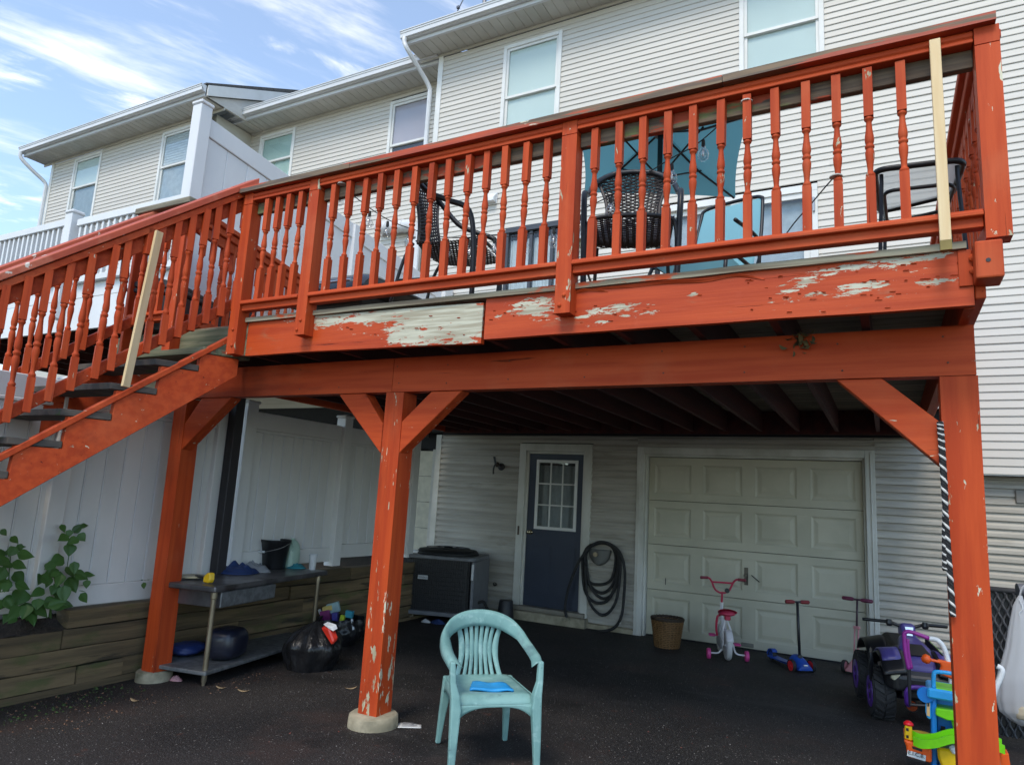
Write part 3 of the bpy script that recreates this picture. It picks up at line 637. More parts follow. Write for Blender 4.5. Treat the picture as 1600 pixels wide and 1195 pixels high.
# sloping privacy screen
PSC = thing('privacy_screen', 'tall white vinyl privacy screen sloping down towards the house wall', 'screen', (-3.1, -4.5, 2.7))
XS = -3.08; ysA = atX(318,165,XS).y; zA = atX(318,165,XS).z
def scz(y): return zA-.10-(y-ysA)*(zA-.10-atX(660,430,XS).z)/(atX(660,430,XS).y-ysA)
b = MB(); b.box(XS-.065, XS+.065, ysA-.065, ysA+.065, 2.6, zA-.02); b.build('post', VINYL, PSC, bevel=.006)
MB().box(XS-.075, XS+.075, ysA-.075, ysA+.075, zA-.019, zA+.02).build('post_cap', VINYL, PSC, bevel=.01)
yE = -.45
b = MB(); b.prism([(XS-.03, ysA+.065, scz(ysA)), (XS-.03, yE, scz(yE)), (XS-.03, yE, scz(yE)-.19), (XS-.03, ysA+.065, scz(ysA)-.19)], (.06,0,0)); b.build('top_rail', VINYL, PSC, bevel=.006)
n = 16
for i in range(n):
    ya = ysA+.065+(yE-ysA-.065)*i/n; yb = ysA+.065+(yE-ysA-.065)*(i+1)/n
    MB().prism([(XS-.012, ya+.004, 2.75), (XS-.012, yb-.004, 2.75), (XS-.012, yb-.004, scz(yb)-.185), (XS-.012, ya+.004, scz(ya)-.185)], (.024,0,0)).build('plank', VINYL, PSC, bevel=.004)
    MB().prism([(XS-.005, ya-.004, 2.75), (XS-.005, ya+.004, 2.75), (XS-.005, ya+.004, scz(ya)-.185), (XS-.005, ya-.004, scz(ya)-.185)], (.01,0,0)).build('tongue', VINYL, PSC)
ym = atX(553,370,XS).y; MB().box(XS-.03, XS+.065, ym-.06, ym+.06, 2.7, scz(ym)-.0).build('post', VINYL, PSC, bevel=.006)
MB().box(XS-.06, XS+.10, yE, yE+.22, 2.7, scz(yE)+.03).build('post', VINYL, PSC, bevel=.01)
# vinyl fence on the timber wall
def fence(name, label, y0, y1, zb, zt, posts, n):
    F = thing(name, label, 'fence', (XF, (y0+y1)/2, zb), 'white vinyl fence runs on the timber wall')
    MB().box(XF-.025, XF+.025, y0, y1, zt-.17, zt).build('top_rail', VINYLD, F, bevel=.006)
    MB().box(XF-.032, XF+.032, y0, y1, zt-.20, zt-.171).build('rail_lip', VINYLD, F, bevel=.006)
    MB().box(XF-.025, XF+.025, y0, y1, zb, zb+.15).build('bottom_rail', VINYLD, F, bevel=.006)
    for i in range(n):
        a, b_ = y0+(y1-y0)*i/n, y0+(y1-y0)*(i+1)/n
        MB().box(XF-.011, XF+.011, a+.005, b_-.005, zb+.152, zt-.202).build('plank', VINYLD, F, bevel=.005)
        MB().box(XF-.004, XF+.0125, a-.0035, a+.0035, zb+.152, zt-.202).build('groove_glint', GROOVELIT, F)  # added pale strip stands for light caught in the groove
    for y, zt2 in posts:
        MB().box(XF-.065, XF+.065, y-.065, y+.065, zb-.05, zt2).build('post', VINYLD, F, bevel=.006)
        MB().box(XF-.08, XF+.08, y-.08, y+.08, zt2, zt2+.03).build('post_cap', VINYLD, F, bevel=.012)
    return F
yB = atX(375,760,XF).y; yD = atX(530,760,XF).y; yC = atX(328,820,XF).y; yA = atX(80,800,XF).y; yH = atX(641,780,XF).y
fence('vinyl_fence', 'white plank fence behind the stair end and the leafy plants', yA-1.9, yC, .545, 2.22, [(yA, 2.22), (yC-.02, 2.24)], 22)
fence('vinyl_fence', 'white plank fence behind the steel work table', yB+.065, yD-.065, .74, 2.235, [(yB, 2.30), (yD, 2.33)], 9)
fence('vinyl_fence', 'white plank fence section next to the air conditioner', yD+.07, yH-.06, .77, 2.235, [(yH, 2.35)], 8)
bp = at(352,760,0); yk = atX(356,760,XF+.12).y
tag(MB().box(XF+.07, XF+.17, yk-.05, yk+.05, .60, 3.2).build('square_post', plain('dark_brown_post', (.025,.022,.026), .55), bevel=.006), 'dark square post rising between the white fences', 'post')
# timber retaining wall
TWX = -2.62
TW = thing('retaining_wall', 'mossy timber retaining wall below the white fences', 'wall', (TWX, -4, -.2))
zc = [-.13, -.0, .135, .27, .405, .54, .66]
ypk = atX(110,945,TWX).y
def timber(y0, y1, za, zb, o=0):
    b = MB(); b.gbox(TWX-.16+o, TWX+o, y0+.004, y1-.004, za+.005, zb-.004, (1, max(2, int((y1-y0)/.25)), 2)); b.jitter(.012, 2.6, za*31+y0); b.build('timber', TIMBER, TW, bevel=.012, seg=2)
random.seed(3)
for i in range(len(zc)-1):
    y = -8.2+random.uniform(0, 1.2); y = -8.2
    cuts = {0: [-8.2,-5.9,-3.5,-1.2,.1], 1: [-8.2,-5.35,-5.0,-2.7,-.1], 2: [-8.2,-6.3,-3.9,-1.6,.1], 3: [-8.2,-5.5,-3.1,-.9,.1], 4: [ypk,-3.3,-1.4,.1], 5: [-3.9,-2.4,.1]}[i]
    if i == 4: cuts[0] = ypk
    for a, b_ in zip(cuts, cuts[1:]): timber(a, b_, zc[i], zc[i+1] if i < 4 else zc[i]+.13, random.uniform(-.008, .008))
zt4 = .60
MB().box(TWX-.2, TWX-.02, yH+.2, .0, .68, .80).build('cap_board', VINYLD, TW, bevel=.01)
g = MB().grid(lambda u, v: Vector((TWX-.13-.12*u if False else TWX-.01-.2*u, -8.2+(ypk+8.2)*v, .395+.025*mnoise.noise(Vector((u*3, v*18, 4)))+.10*u)), 6, 60)
structure(g.build('planting_soil', SOIL, smooth=True))
# ================================================================== the red deck
YB, YR = -4.905, -5.235            # front of the beam, front of the rim board
YP = YR-.085                       # front face of the railing posts
YG = YR-.045                       # railing centre plane
def Z(u, v, Y): return at(u, v, Y).z
def X(u, v, Y): return at(u, v, Y).x
DK = thing('deck', 'raised red deck with turned balusters and peeling paint', 'deck', (.6, -4.9, 0))
ZR0, ZR1 = 2.445, 2.692            # rim bottom / top
ZD = 2.725                         # deck floor top
XL, XR = -2.98, X(1523,474,YR)
def chips(v0, amt=.05): return lambda v: amt*mnoise.noise(v*1.7)
# --- posts below
def chip_edges(x0, x1, y0, y1, base=0, low=None, a=.07):
    def f(v):
        ex = min(abs(v.x-x0), abs(v.x-x1)); ey = min(abs(v.y-y0), abs(v.y-y1))
        p = base + .05*mnoise.noise(v*Vector((4,4,1.6)).length*.5 + Vector((x0, 0, 0)))
        if ex < .004 and ey < .004: p += a
        if low is not None: p += low*max(0, 1-(v.z-.1)/1.25)
        return p
    return f
def beampost(xb, xt, w, z0, z1, pk):
    b = MB(); y1 = YB+.006+w
    b.gbox(xt, xt+w, YB+.006, y1, z0, z1, (5, 5, 40))
    for v in b.v: v.x += (xb-xt)*(z1-v.z)/(z1-z0)
    return b.build('post', RZC, DK, bevel=.005, peel=pk)
zB0 = 2.205; zB1 = zB0+.236
xm0, xm1 = X(556,1115,YB), X(604,613,YB); zpm = Z(570,1117,YB)
beampost(xm0+.01, xm1-.006, .15, zpm, zB0-.002, chip_edges(xm1, xm1+.15, YB+.006, YB+.156, base=.005, low=.085, a=.06))
xl0 = X(217,1047,YB); zpl = Z(228,1050,YB)
beampost(xl0+.02, X(271,640,YB), .15, zpl, zB0-.002, lambda v: -.06+.05*max(0, 1-(v.z)/.6))
xr0 = X(1475,730,YB)
beampost(xr0, xr0, .15, gz(3, YB)+.02, zB0-.002, chip_edges(xr0, xr0+.15, YB+.006, YB+.156, base=-.01, a=.075))
# --- beam (two lengths meeting over the middle post) and braces
xs_ = X(613,600,YB); xbl = X(258,640,YB)-.10; xbr = X(1526,586,YB)
for a, c in ((xbl, xs_-.002), (xs_+.002, xbr)):
    b = MB(); b.gbox(a, c, YB, YB+.09, zB0, zB1, (40, 2, 5)); b.build('beam', RX, DK, bevel=.004, peel=lambda v: .16*math.exp(-((v.x-xbr+.02)/.09)**2-((v.z-zB0-.09)/.05)**2)+.12*math.exp(-((v.x-1.0)/.14)**2-((v.z-zB0)/.008)**2)-.03)
def brace(pt, pb, w=.135, th=.10, y=YB+.02):
    # pt: top point against the beam, pb: bottom point against the post (edges of the front face)
    p, q = Vector((pt[0], y, pt[1])), Vector((pb[0], y, pb[1]))
    d = (q-p).normalized(); return p, q
def brace4(t0, t1, b1, b0, name='brace'):
    P = [at(*t0, YB+.012), at(*t1, YB+.012), at(*b1, YB+.012), at(*b0, YB+.012)]
    P[0].z = P[1].z = zB0-.002
    b = MB().prism([(p.x, YB+.012, p.z) for p in P], (0, .10, 0))
    return b.build(name, RB, DK, bevel=.004)
RB = redmat('x', th=.66, name='red_brace')
brace4((529,617), (571,616), (598,662), (594,708))
brace4((674,613), (722,612), (617,714), (623,663))
brace4((1307,597), (1378,594), (1470,660), (1470,728))
brace4((314,628), (362,624), (281,705), (287,664))
nail = MB().lathe([(.0055,0),(.0045,.002),(.001,.003)], (0,0,0), 7, Matrix.Rotation(R(90), 4, 'X')).mesh('nail'); nail.materials.append(mat('rusty_nail', (.16,.05,.025), (.08,.03,.02), rough=.8))
random.seed(17)
for i in range(10):
    xn = xbr-.12-i*.46+random.uniform(-.05,.05)
    for zn in (.05, .18):
        n_ = bpy.data.objects.new('nail', nail); COL.objects.link(n_); n_.parent = DK; n_.location = Vector((xn+random.uniform(-.015,.015), YB-.0005, zB0+zn+random.uniform(-.012,.012)))-OFF[DK]
# --- rim boards: bare patches where the paint has gone
def patches(lst):
    P = []
    for (u, v, ru, rv, a, rot) in lst:
        c = at(u, v, YR); s = 1.0/ (project((c.x+.5, YR, c.z))[0]-project((c.x-.5, YR, c.z))[0])
        P.append((c.x, c.z, ru*s, rv*s, a, R(rot)))
    def f(v):
        if v.y > YR+.02 and v.z < ZR1-.01: return -.1
        r = -.03
        for (cx, cz, rx, rz, a, ro) in P:
            dx, dz = v.x-cx, v.z-cz; x = dx*math.cos(ro)+dz*math.sin(ro); z = -dx*math.sin(ro)+dz*math.cos(ro)
            q = (x/rx)**2+(z/rz)**2
            if q < 6: r = max(r, a*(.66 if cx < xsp else .62)*math.exp(-q*q*.5))
        return r
    return f
xsp = X(755,500,YR)
LP = [(520,493,55,13,.45,0),(600,488,70,14,.5,0),(690,490,75,20,.55,0),(730,500,40,28,.55,0),(660,518,60,18,.5,0),(625,525,25,10,.45,0),(705,520,50,20,.4,0),(560,520,25,5,.18,0),(450,498,12,5,.25,0),(530,512,12,4,.2,0)]
RP = [(835,480,40,16,.42,0),(808,486,18,8,.3,0),(850,497,30,6,.3,0),(775,497,8,4,.3,0),(925,490,26,7,.38,8),(970,481,38,7,.42,6),(1000,490,36,5,.36,5),(935,505,24,4,.3,6),(900,500,14,4,.28,0),(880,478,20,5,.25,0),
      (1240,452,40,6,.36,14),(1270,462,40,5,.30,10),(1215,470,24,4,.28,10),(1190,492,24,8,.17,0),(1260,486,24,8,.16,0),(1330,452,42,10,.40,8),(1365,447,30,8,.36,6),(1345,470,25,8,.17,0),(1400,462,30,5,.26,0),(1395,470,18,10,.15,0),(1280,428,60,8,.36,12),(1350,414,70,9,.42,12),(1440,403,70,10,.46,10),(1455,440,36,7,.42,4),(1500,437,22,6,.4,0),(1120,440,50,4,.15,0),(1080,462,12,5,.3,30),(1420,430,40,6,.3,10)]
RIMM = mat('rim_red_paint_peeling', RED1, RED2, sc=(1.2,22,22), rough=.5, bump=.4, bsc=(2.4,60,60), rvar=.25, spec=.25, layers=(
    dict(col=(.09,.012,.006), sc=(1.0,5,36), th=.665, w=.03, h=-2.5, amt=.85),
    dict(col=(.56,.13,.07), sc=(3,3,3), th=.56, w=.2, amt=.3),
    dict(col=(.56,.54,.42), col2=(.36,.32,.23), sc=(10,26,44), sc2=(2.2,40,46), th=.70, w=.016, attr='peel', h=-1.4, dist=.3, rg=.74),
    dict(col=(.25,.18,.10), sc=(3,8,9), th=.60, w=.14, amt=.45)))
def rim(x0, x1, tilt, P, ang=0):
    b = MB(); b.gbox(x0, x1, YR, YR+.038, ZR0, ZR1, (int((x1-x0)/.02), 1, 14))
    for v in b.v:
        t = (v.x-x0)/(x1-x0); v.z += tilt*t*t + .004*mnoise.noise(Vector((v.x*2, 3, 0))); v.y += .004*mnoise.noise(Vector((v.x*1.7, 9, v.z*3)))
    return b.build('rim_board', RIMM, DK, bevel=.004, peel=P)
rim(X(383,556,YR), xsp-.006, -.022, patches(LP)); rim(xsp+.012, XR, 0, patches(RP))
random.seed(23); fb = MB()
for lst in (LP, RP):
    for (u, v, ru, rv, a, rot) in lst:
        for k in range(int(ru/16)+1):
            t = random.uniform(0, 6.283); uu, vv = u+ru*1.12*math.cos(t), v+rv*1.2*math.sin(t); p = at(uu, vv, YR-.001)
            if not (ZR0+.012 < p.z < ZR1-.012) or abs(p.x-xsp) < .03: continue
            L2 = random.uniform(.004,.015); h2 = random.uniform(.003,.007); c_ = random.uniform(.002,.007)
            fb.grid(lambda s, q, p=p, L2=L2, h2=h2, c_=c_: p+Vector((L2*(2*s-1), -.0005-c_*q*q, h2*(q-.5)*math.sin(math.pi*(.15+.7*s))+.05*L2*math.sin(s*7))), 4, 2)
fb.build('paint_flakes', RIMM, DK, solid=.0008, kind='stuff')
for path, hh in (([(930,452),(985,449),(1040,443),(1100,440),(1150,432),(1195,437)], .016), ([(885,462),(915,455),(950,456)], .012)):
    pp = spline([at(u, v, YR-.003) for u, v in path], 8); m_ = len(pp)
    MB().grid(lambda s, q: pp[int(round(s*(m_-1)))]+Vector((0, -.012*q*q*math.sin(math.pi*s)-.004*math.sin(s*17)*q, hh*(q-.2)*(.5+.5*math.sin(math.pi*s)))), m_-1, 4).build('lifted_paint_strip', RX, DK, smooth=True, solid=.001)
b = MB(); b.box(XL, X(383,556,YR)-.005, YR+.0, YR+.038, ZR0, ZR1-.02); b.build('rim_board', GREENB, DK, bevel=.004)
def yb_(x): return YR+.04
XE = XR
b = MB(); b.gbox(XR-.036, XR+.002, YR+.040, -.24, ZR0-.004, ZR1, (1, 30, 4)); b.build('side_rim', RY, DK, bevel=.004)
b = MB(); b.box(XR+.004, XR+.044, YR+.01, -.3, ZR0+.03, ZR1+.02); b.build('side_fascia', RY, DK, bevel=.004)
b = MB(); b.box(XL, XL+.038, YR+.04, -.24, ZR0, ZR1); b.build('side_rim', RY, DK, bevel=.004)
# --- joists, ledger and floor boards
n = 15; src = None
for i in range(1, n):
    x = XR-.02-i*.4
    if x < XL+.1: break
    if src is None:
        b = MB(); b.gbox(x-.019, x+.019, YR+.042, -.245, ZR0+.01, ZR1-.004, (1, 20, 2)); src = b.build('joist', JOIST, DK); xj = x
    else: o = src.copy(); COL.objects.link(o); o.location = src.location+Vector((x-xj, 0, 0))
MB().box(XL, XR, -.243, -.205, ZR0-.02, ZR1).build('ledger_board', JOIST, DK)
y = YR-.022; k = 0
while y < -.25:
    b = MB(); mm = WEATHERX if k == 0 else FLOORB
    if k == 0:
        b.gbox(X(386,500,YR), XR-.02, y, y+.135, ZR1+.001, ZD, (60, 1, 1)); b.jitter(.005, 3, 2)
    else: b.box(XL, XR+.03, y, y+.135, ZR1+.001, ZD)
    b.build('deck_board', mm, DK, bevel=.004); y += .141; k += 1
# --- railing along the front
def prof_bar(x0, x1, prof, Yc, z, nx=1):
    b = MB(); P = [(x0, Yc+p[0], z+p[1]) for p in prof]; b.prism(P, (x1-x0, 0, 0)); return b
TOPSUB = [(-.045,-.062),(-.045,-.045),(-.038,-.042),(-.038,-.036),(-.045,-.033),(-.045,-.014),(-.036,-.001),(.045,-.001),(.045,-.062)]
BOTSUB = [(-.026,-.075),(-.026,-.034),(-.052,-.030),(-.052,-.014),(-.044,-.008),(-.044,-.001),(.03,-.001),(.03,-.075)]
ZC0, ZC1 = 3.672, 3.712             # cap board
def top_run(x0, x1):
    prof_bar(x0, x1, TOPSUB, YG+.004, ZC0).build('top_rail', RX, DK, bevel=.003)
    MB().box(x0, x1, YG+.012, YG+.050, ZC0-.150, ZC0-.0625).build('top_stringer', RDARK, DK, bevel=.003)
def bot_run(x0, x1, z): prof_bar(x0, x1, BOTSUB, YG+.002, z).build('bottom_rail', RX, DK, bevel=.003)
# spindle
def spindle(L, name='baluster', m=None, par=None, sq0=.30, sq1=.27, w=.040):
    b = MB(); h = w/2
    def sqp(z0, z1, ch):
        c = .006
        b.box(-h, h, -h, h, z0, z1)
    zt = L*(1-sq0); zb = L*sq1
    sqp(zt, L, 0); sqp(0, zb, 0)
    r = [(.0165,0),(.019,.02),(.0205,.04),(.018,.055),(.013,.075),(.0125,.12),(.0150,.22),(.0195,.33),(.0205,.39),(.0175,.445),(.0145,.465),(.0195,.48),(.021,.50),(.0195,.52),(.0145,.535),(.0175,.555),(.0205,.61),(.0195,.67),(.0150,.78),(.0125,.88),(.013,.925),(.018,.945),(.0205,.96),(.019,.98),(.0165,1)]
    n0 = len(b.f); b.lathe([(a*w/.040, zb+(zt-zb)*t) for a, t in r], n=10, cap=False)
    me = b.mesh(name); me.materials.append(m or RZ)
    for i, p in enumerate(me.polygons):
        if i >= n0: p.use_smooth = True
    return me
def put(me, name, par, loc, rot=(0,0,0), m=None):
    o = bpy.data.objects.new(name, me); COL.objects.link(o); o.parent = par; o.location = Vector(loc)-OFF[par]; o.rotation_euler = rot
    if m: o.material_slots[0].link = 'OBJECT'; o.material_slots[0].material = m
    return o
xp = {1: (X(384,300,YP), X(406,297,YP)), 2: (X(487,268,YP), X(509,268,YP)), 3: (X(880,180,YP), X(904,180,YP)), 4: (X(1519,30,YP), X(1549,28,YP))}
PW = .092
def rpost(x0, z0, z1, y0=YP, w=PW, d=PW, slots=True):
    b = MB(); b.gbox(x0, x0+w, y0, y0+d, z0, z1-.085, (3, 3, 24)); 
    b2 = MB(); b2.gbox(x0, x0+w, y0, y0+d, z1-.080, z1, (3, 3, 3)); b2.add([(x0+.006,y0+.006,z1-.0855),(x0+w-.006,y0+.006,z1-.0855),(x0+w-.006,y0+d-.006,z1-.0855),(x0+.006,y0+d-.006,z1-.0855),(x0+.006,y0+.006,z1-.0795),(x0+w-.006,y0+.006,z1-.0795),(x0+w-.006,y0+d-.006,z1-.0795),(x0+.006,y0+d-.006,z1-.0795)], [(0,1,5,4),(1,2,6,5),(2,3,7,6),(3,0,4,7)])
    f = chip_edges(x0, x0+w, y0, y0+d, base=-.02, a=.05)
    o = b.build('railing_post', RZC, DK, bevel=.007, peel=f); b2.build('post_top', RZC, o, bevel=.004, peel=lambda v: .02)
    return o
rpost(xp[1][0], ZR0-.0, ZC0-.002); z2 = Z(475,522,YP)
rpost(xp[2][0], z2, ZC0-.002); z3 = Z(876,489,YP); rpost(xp[3][0], z3, ZC0-.002)
p4w = .088; rpost(xp[4][0]+.002, ZD-.02, ZC0-.002, y0=YP-.006)
bolt = MB().lathe([(.011,0),(.011,.006),(.005,.010)], (0,0,0), 8, Matrix.Rotation(R(90), 4, 'X')).mesh('bolt'); bolt.materials.append(RX)
for x, z in ((xp[2][0]+.05, z2+.10), (xp[2][0]+.025, z2+.035), (xp[3][0]+.055, z3+.10), (xp[3][0]+.03, z3+.045), (xp[1][0]+.05, ZR0+.18), (xp[1][0]+.06, ZR0+.06)): put(bolt, 'bolt', DK, (x, YP-.001, z))
# cap board in three lengths
for a, c in ((xp[1][0]-.02, xp[2][1]+.25), (xp[2][1]+.253, xp[3][0]+.9), (xp[3][0]+.903, xp[4][1]+.012)):
    b = MB(); b.gbox(a, c, YG-.078, YG+.068, ZC0, ZC1, (int((c-a)/.08), 2, 1))
    for v in b.v: v.z += .004*mnoise.noise(Vector((v.x*1.3, 2, 0)))
    b.build('cap_board', CAPM, DK, bevel=.005, peel=lambda v: .16*mnoise.noise(Vector((v.x*.8, 5, 1)))+.02)
for k in (1, 2, 3): top_run(xp[k][0]+PW+.001, xp[k+1][0]-.001)
zb_ = {1: Z(430,478,YG-.04), 2: Z(700,437,YG-.04)+.0, 3: Z(1200,383,YG-.04)}
ZBR = 2.838
for k in (1, 2, 3): bot_run(xp[k][0]+PW+.001, xp[k+1][0]-.001, ZBR)
bx = [(425,280),(441,277),(457.5,274),(476,270),(527,270),(552,262),(576,257),(601,250),(626,246),(653,240),(679,234),(707,228),(735,222),(764,216),(794,210),(825,203),(858,197),(932,178),(970,170),(1007,162),(1044,154),(1084,145),(1126,137),(1168,126),(1212,116),(1257.6,105),(1305,95),(1354,83),(1405,71)]
LB = ZC0-.064-ZBR; SP = spindle(LB, sq0=.315, sq1=.30); SP2 = spindle(LB, sq0=.315, sq1=.30, m=RZC)
random.seed(11)
for i, (u, v) in enumerate(bx):
    put(SP2 if i in (4, 6, 12, 19, 21, 22, 23, 25, 26, 27, 28) or i > 17 else SP, 'baluster', DK, (at(u, v, YG-.012).x, YG-.012, ZBR-.001+random.uniform(-.004, .0)), (0, random.uniform(-.012, .012), random.choice((0, R(90), R(180), R(270)))+random.uniform(-.06, .06)))
# replacement stick, bare pine
ps, pe = at(1460,66,YG-.05), at(1477,380,YG-.05)
b = MB().bar((ps.x, YG-.060, ps.z), (pe.x, YG-.072, pe.z), .042, .030, (0,1,0)); b.build('replacement_stick', NEWWOOD, DK, bevel=.002, label='bare new pine stick replacing a baluster near the corner post')
d = Vector((pe.x-ps.x, -.012, pe.z-ps.z)).normalized(); e = Vector((pe.x, YG-.072, pe.z)); b = MB().bar(e, e+d*.042, .0425, .0305, (0,1,0)); b.build('stick_foot', plain('green_tarnished_wood', (.25,.19,.06), .8), DK)
# steel corner wrap on the last post
xa, xb2 = X(1499,380,YP-.02), X(1567,376,YP-.02); za, zb3 = Z(1565,432,YP-.02), Z(1530,376,YP-.02)
xw = X(1522,378,YP-.02)
MB().box(xw, xb2, YP-.022, YP+.12, za, zb3).build('corner_wrap', redmat('z', th=.8, name='red_wrap'), DK, bevel=.008, seg=2)
b = MB().box(xa, xw-.001, YR-.010, YR-.001, za+.0, zb3+.0); WRP = b.build('bracket_plate', redmat('z', th=.8, name='red_plate'), DK, bevel=.002)
for k in (0, 1): put(bolt, 'bolt', DK, (xa+.055, YR-.012, za+.065+k*.055)).scale = (1.6,1.6,1.6)
MB().lathe([(.009,0),(.009,.002)], (xw+.045, YP-.0225, za+.075), 8, Matrix.Rotation(R(90), 4, 'X')).build('screw_hole', BLACK, DK)
# --- right hand railing, running back to the house
XRR = xp[4][0]+.045
def side_rail(p0, p1, L, n, capw=.14):
    p0, p1 = Vector(p0), Vector(p1); d = (p1-p0).normalized(); s = Vector((-d.y, d.x, 0))
    MB().bar(p0+Vector((0,0,ZC0+.02)), p1+Vector((0,0,ZC0+.02)), capw, .04).build('cap_board', RY, DK, bevel=.004)
    MB().bar(p0+Vector((0,0,ZC0-.032)), p1+Vector((0,0,ZC0-.032)), .085, .06).build('top_rail', RY, DK, bevel=.004)
    MB().bar(p0+Vector((0,0,ZC0-.107)), p1+Vector((0,0,ZC0-.107)), .036, .086).build('top_stringer', RY, DK, bevel=.004)
    MB().bar(p0+Vector((0,0,ZBR-.037)), p1+Vector((0,0,ZBR-.037)), .06, .075).build('bottom_rail', RY, DK, bevel=.004)
    for i in range(n): q = p0.lerp(p1, (i+.7)/n); put(SP, 'baluster', DK, (q.x, q.y, ZBR), (0,0,math.atan2(d.y, d.x)))
side_rail((XRR, YP+.10, 0), (XRR-.02, -.25, 0), LB, 36)
MB().box(XRR-.05, XRR+.04, -2.8, -2.71, ZR0, ZC0-.002).build('railing_post', RZ, DK, bevel=.006)
# --- left hand railing and the short front piece beyond the stairs
pf = Vector((X(262,480,YP)+.045, YP+.045, 0))
side_rail((pf.x-.02, pf.y+.10, 0), (pf.x-.62, -3.3, 0), LB, 14)
rpost(pf.x-.05, ZR0, ZC0-.002)
xcl = X(215,322,YG-.07)
MB().box(xcl, pf.x+.10, YG-.085, YG+.07, ZC0+.022, ZC1+.032).build('cap_board', WEATHER, DK, bevel=.005)
prof_bar(xcl+.04, pf.x-.051, TOPSUB, YG+.004, ZC0).build('top_rail', RX, DK, bevel=.003)
bot_run(xcl+.04, pf.x-.051, ZBR); MB().box(xcl+.0, xcl+.039, YG-.05, YG+.05, ZR0, ZC0).build('railing_post', RZ, DK, bevel=.005)
for i in range(4): put(SP, 'baluster', DK, (xcl+.13+i*.125, YG-.012, ZBR))

# ================================================================== stairs
K0 = 1.05
A0 = Vector((-1.33, -5.42)); U0 = Vector((-.358, -.934)); PD = Vector((-1, 0))
def S(s, z, p=0.0):
    q = A0+U0*s+PD*p; v = Vector((q.x, q.y, z)); return CAM+(v-CAM)*K0
ST = thing('stairs', 'red wooden stairs with worn dark treads descending to the left', 'stairs', (-2.4, -6.6, 0))
def sbar(s0, z0, s1, z1, p0, p1, th, name, m, bevel=.004, peel=None):     # board between two (s,z) points, th = vertical thickness
    P = [S(s0, z0, p0), S(s1, z1, p0), S(s1, z1-th, p0), S(s0, z0-th, p0)]; vec = S(0,0,p1)-S(0,0,p0)
    return MB().prism(P, vec).build(name, m, ST, bevel=bevel)
RS = redmat('x', th=.68, name='red_stairs')
SM = .785; SEND = 2.75
WD = .97
def stringer(p0, p1):
    pts = [(-.085, 2.393), (.172, 2.393)]
    k = 0; s = .172; z = 2.262
    while s < SEND-.1:
        pts += [(s, 2.262-.1955*k), (s+.232, 2.262-.1955*k)]; s += .238; k += 1
    pts += [(SEND, pts[-1][1]), (SEND, 2.207-.778*SEND), (-.085, 2.207+.778*.085)]
    P = [S(a, b, p0) for a, b in pts]; b = MB(); m = len(P); vec = S(0,0,p1)-S(0,0,p0)
    b.prism(P, vec); return b.build('stringer', RS, ST, bevel=.003)
stringer(0.0, .038); stringer(WD-.04, WD)
sbar(-.05, 2.585, SEND, 2.585-SM*(SEND+.05), -.012, .030, .045, 'edge_batten', RS)
for k in range(11):
    s0 = .172+.238*k; z = 2.262-.1955*k
    if z < .05: break
    P = [S(s0+.004, z+.045, -.004), S(s0+.275, z+.045, -.004), S(s0+.275, z+.003, -.004), S(s0+.004, z+.003, -.004)]
    MB().prism(P, S(0,0,WD+.004)-S(0,0,-.004)).build('tread', TREAD, ST, bevel=.004)
P = [S(-.16, 2.44, -.004), S(.16, 2.44, -.004), S(.16, 2.396, -.004), S(-.16, 2.396, -.004)]; MB().prism(P, S(0,0,WD)-S(0,0,0)).build('tread', GREENB, ST, bevel=.004)
HRM = mat('faded_handrail_red', (.45,.070,.022), (.36,.05,.016), sc=(3,3,3), rough=.6, bump=.4, bsc=(14,40,40), layers=(dict(col=(.52,.17,.09), sc=(4,4,4), th=.54, w=.14, amt=.5), dict(col=(.62,.56,.48), sc=(7,11,13), th=.64, w=.03)))
def stair_rail(p, face, near):
    t = 0 if near else -.05
    sbar(-.035, 3.735+t, SEND, 3.735+t-.782*(SEND+.035), p-.06, p+.07, .052+(0 if near else .0), 'handrail', HRM)
    sbar(-.03, 3.675, SEND, 3.675-.785*(SEND+.03), p-.042, p+.045, .055, 'handrail_lip', RS)
    sbar(-.03, 3.645, SEND, 3.645-.785*(SEND+.03), p+.005, p+.037, .145, 'sub_rail', RS)
    sbar(-.02, 2.835, SEND, 2.835-.785*(SEND+.02), p+.003, p+.035, .088, 'bottom_board', RS)
stair_rail(0.0, -1, True); stair_rail(WD, 1, False)
ang = math.atan2(U0.y, U0.x)
SPS = spindle(.865*K0, m=RZ, sq0=.30, sq1=.24, w=.042); SPSc = spindle(.865*K0, m=RZC, sq0=.30, sq1=.24, w=.042)
ss = [.01,.096,.188,.272,.351,.439,.524,None,.711,.791,.907,1.008,1.105,1.192]+[1.29+.094*i for i in range(14)]
random.seed(5)
for i, s in enumerate(ss):
    if s is None: continue
    b0 = S(s, 2.742-.79*s, -.022); put(SPSc if i in (6, 8, 10) else SPS, 'baluster', ST, b0, (random.uniform(-.012,.012), random.uniform(-.012,.012), ang+random.choice((0, R(90)))))
for i in range(24):
    s = .09+.105*i; b0 = S(s, 2.742-.79*s, WD-.022); put(SPS, 'baluster', ST, b0, (0, 0, ang))
# broken baluster stub and new stick
b0 = S(.605, 3.10-.02, -.022); b = MB(); b.obox(S(.60, 3.065, -.022), Vector((U0.x, U0.y, 0))*.021, Vector((PD.x, PD.y, 0))*.021, (0,0,.095)); b.build('broken_baluster', RZC, ST, bevel=.003, peel=lambda v: .22*max(0, mnoise.noise(v*9)+.1), label='broken baluster stub with flaking white paint')
p, q = S(.575, 3.135, -.07), S(.632, 2.088, -.06)
MB().bar(p, q, .052, .024, (-PD.x, -PD.y, 0)).build('replacement_stick', NEWWOOD, ST, bevel=.002, label='bare new pine stick nailed across the broken baluster')
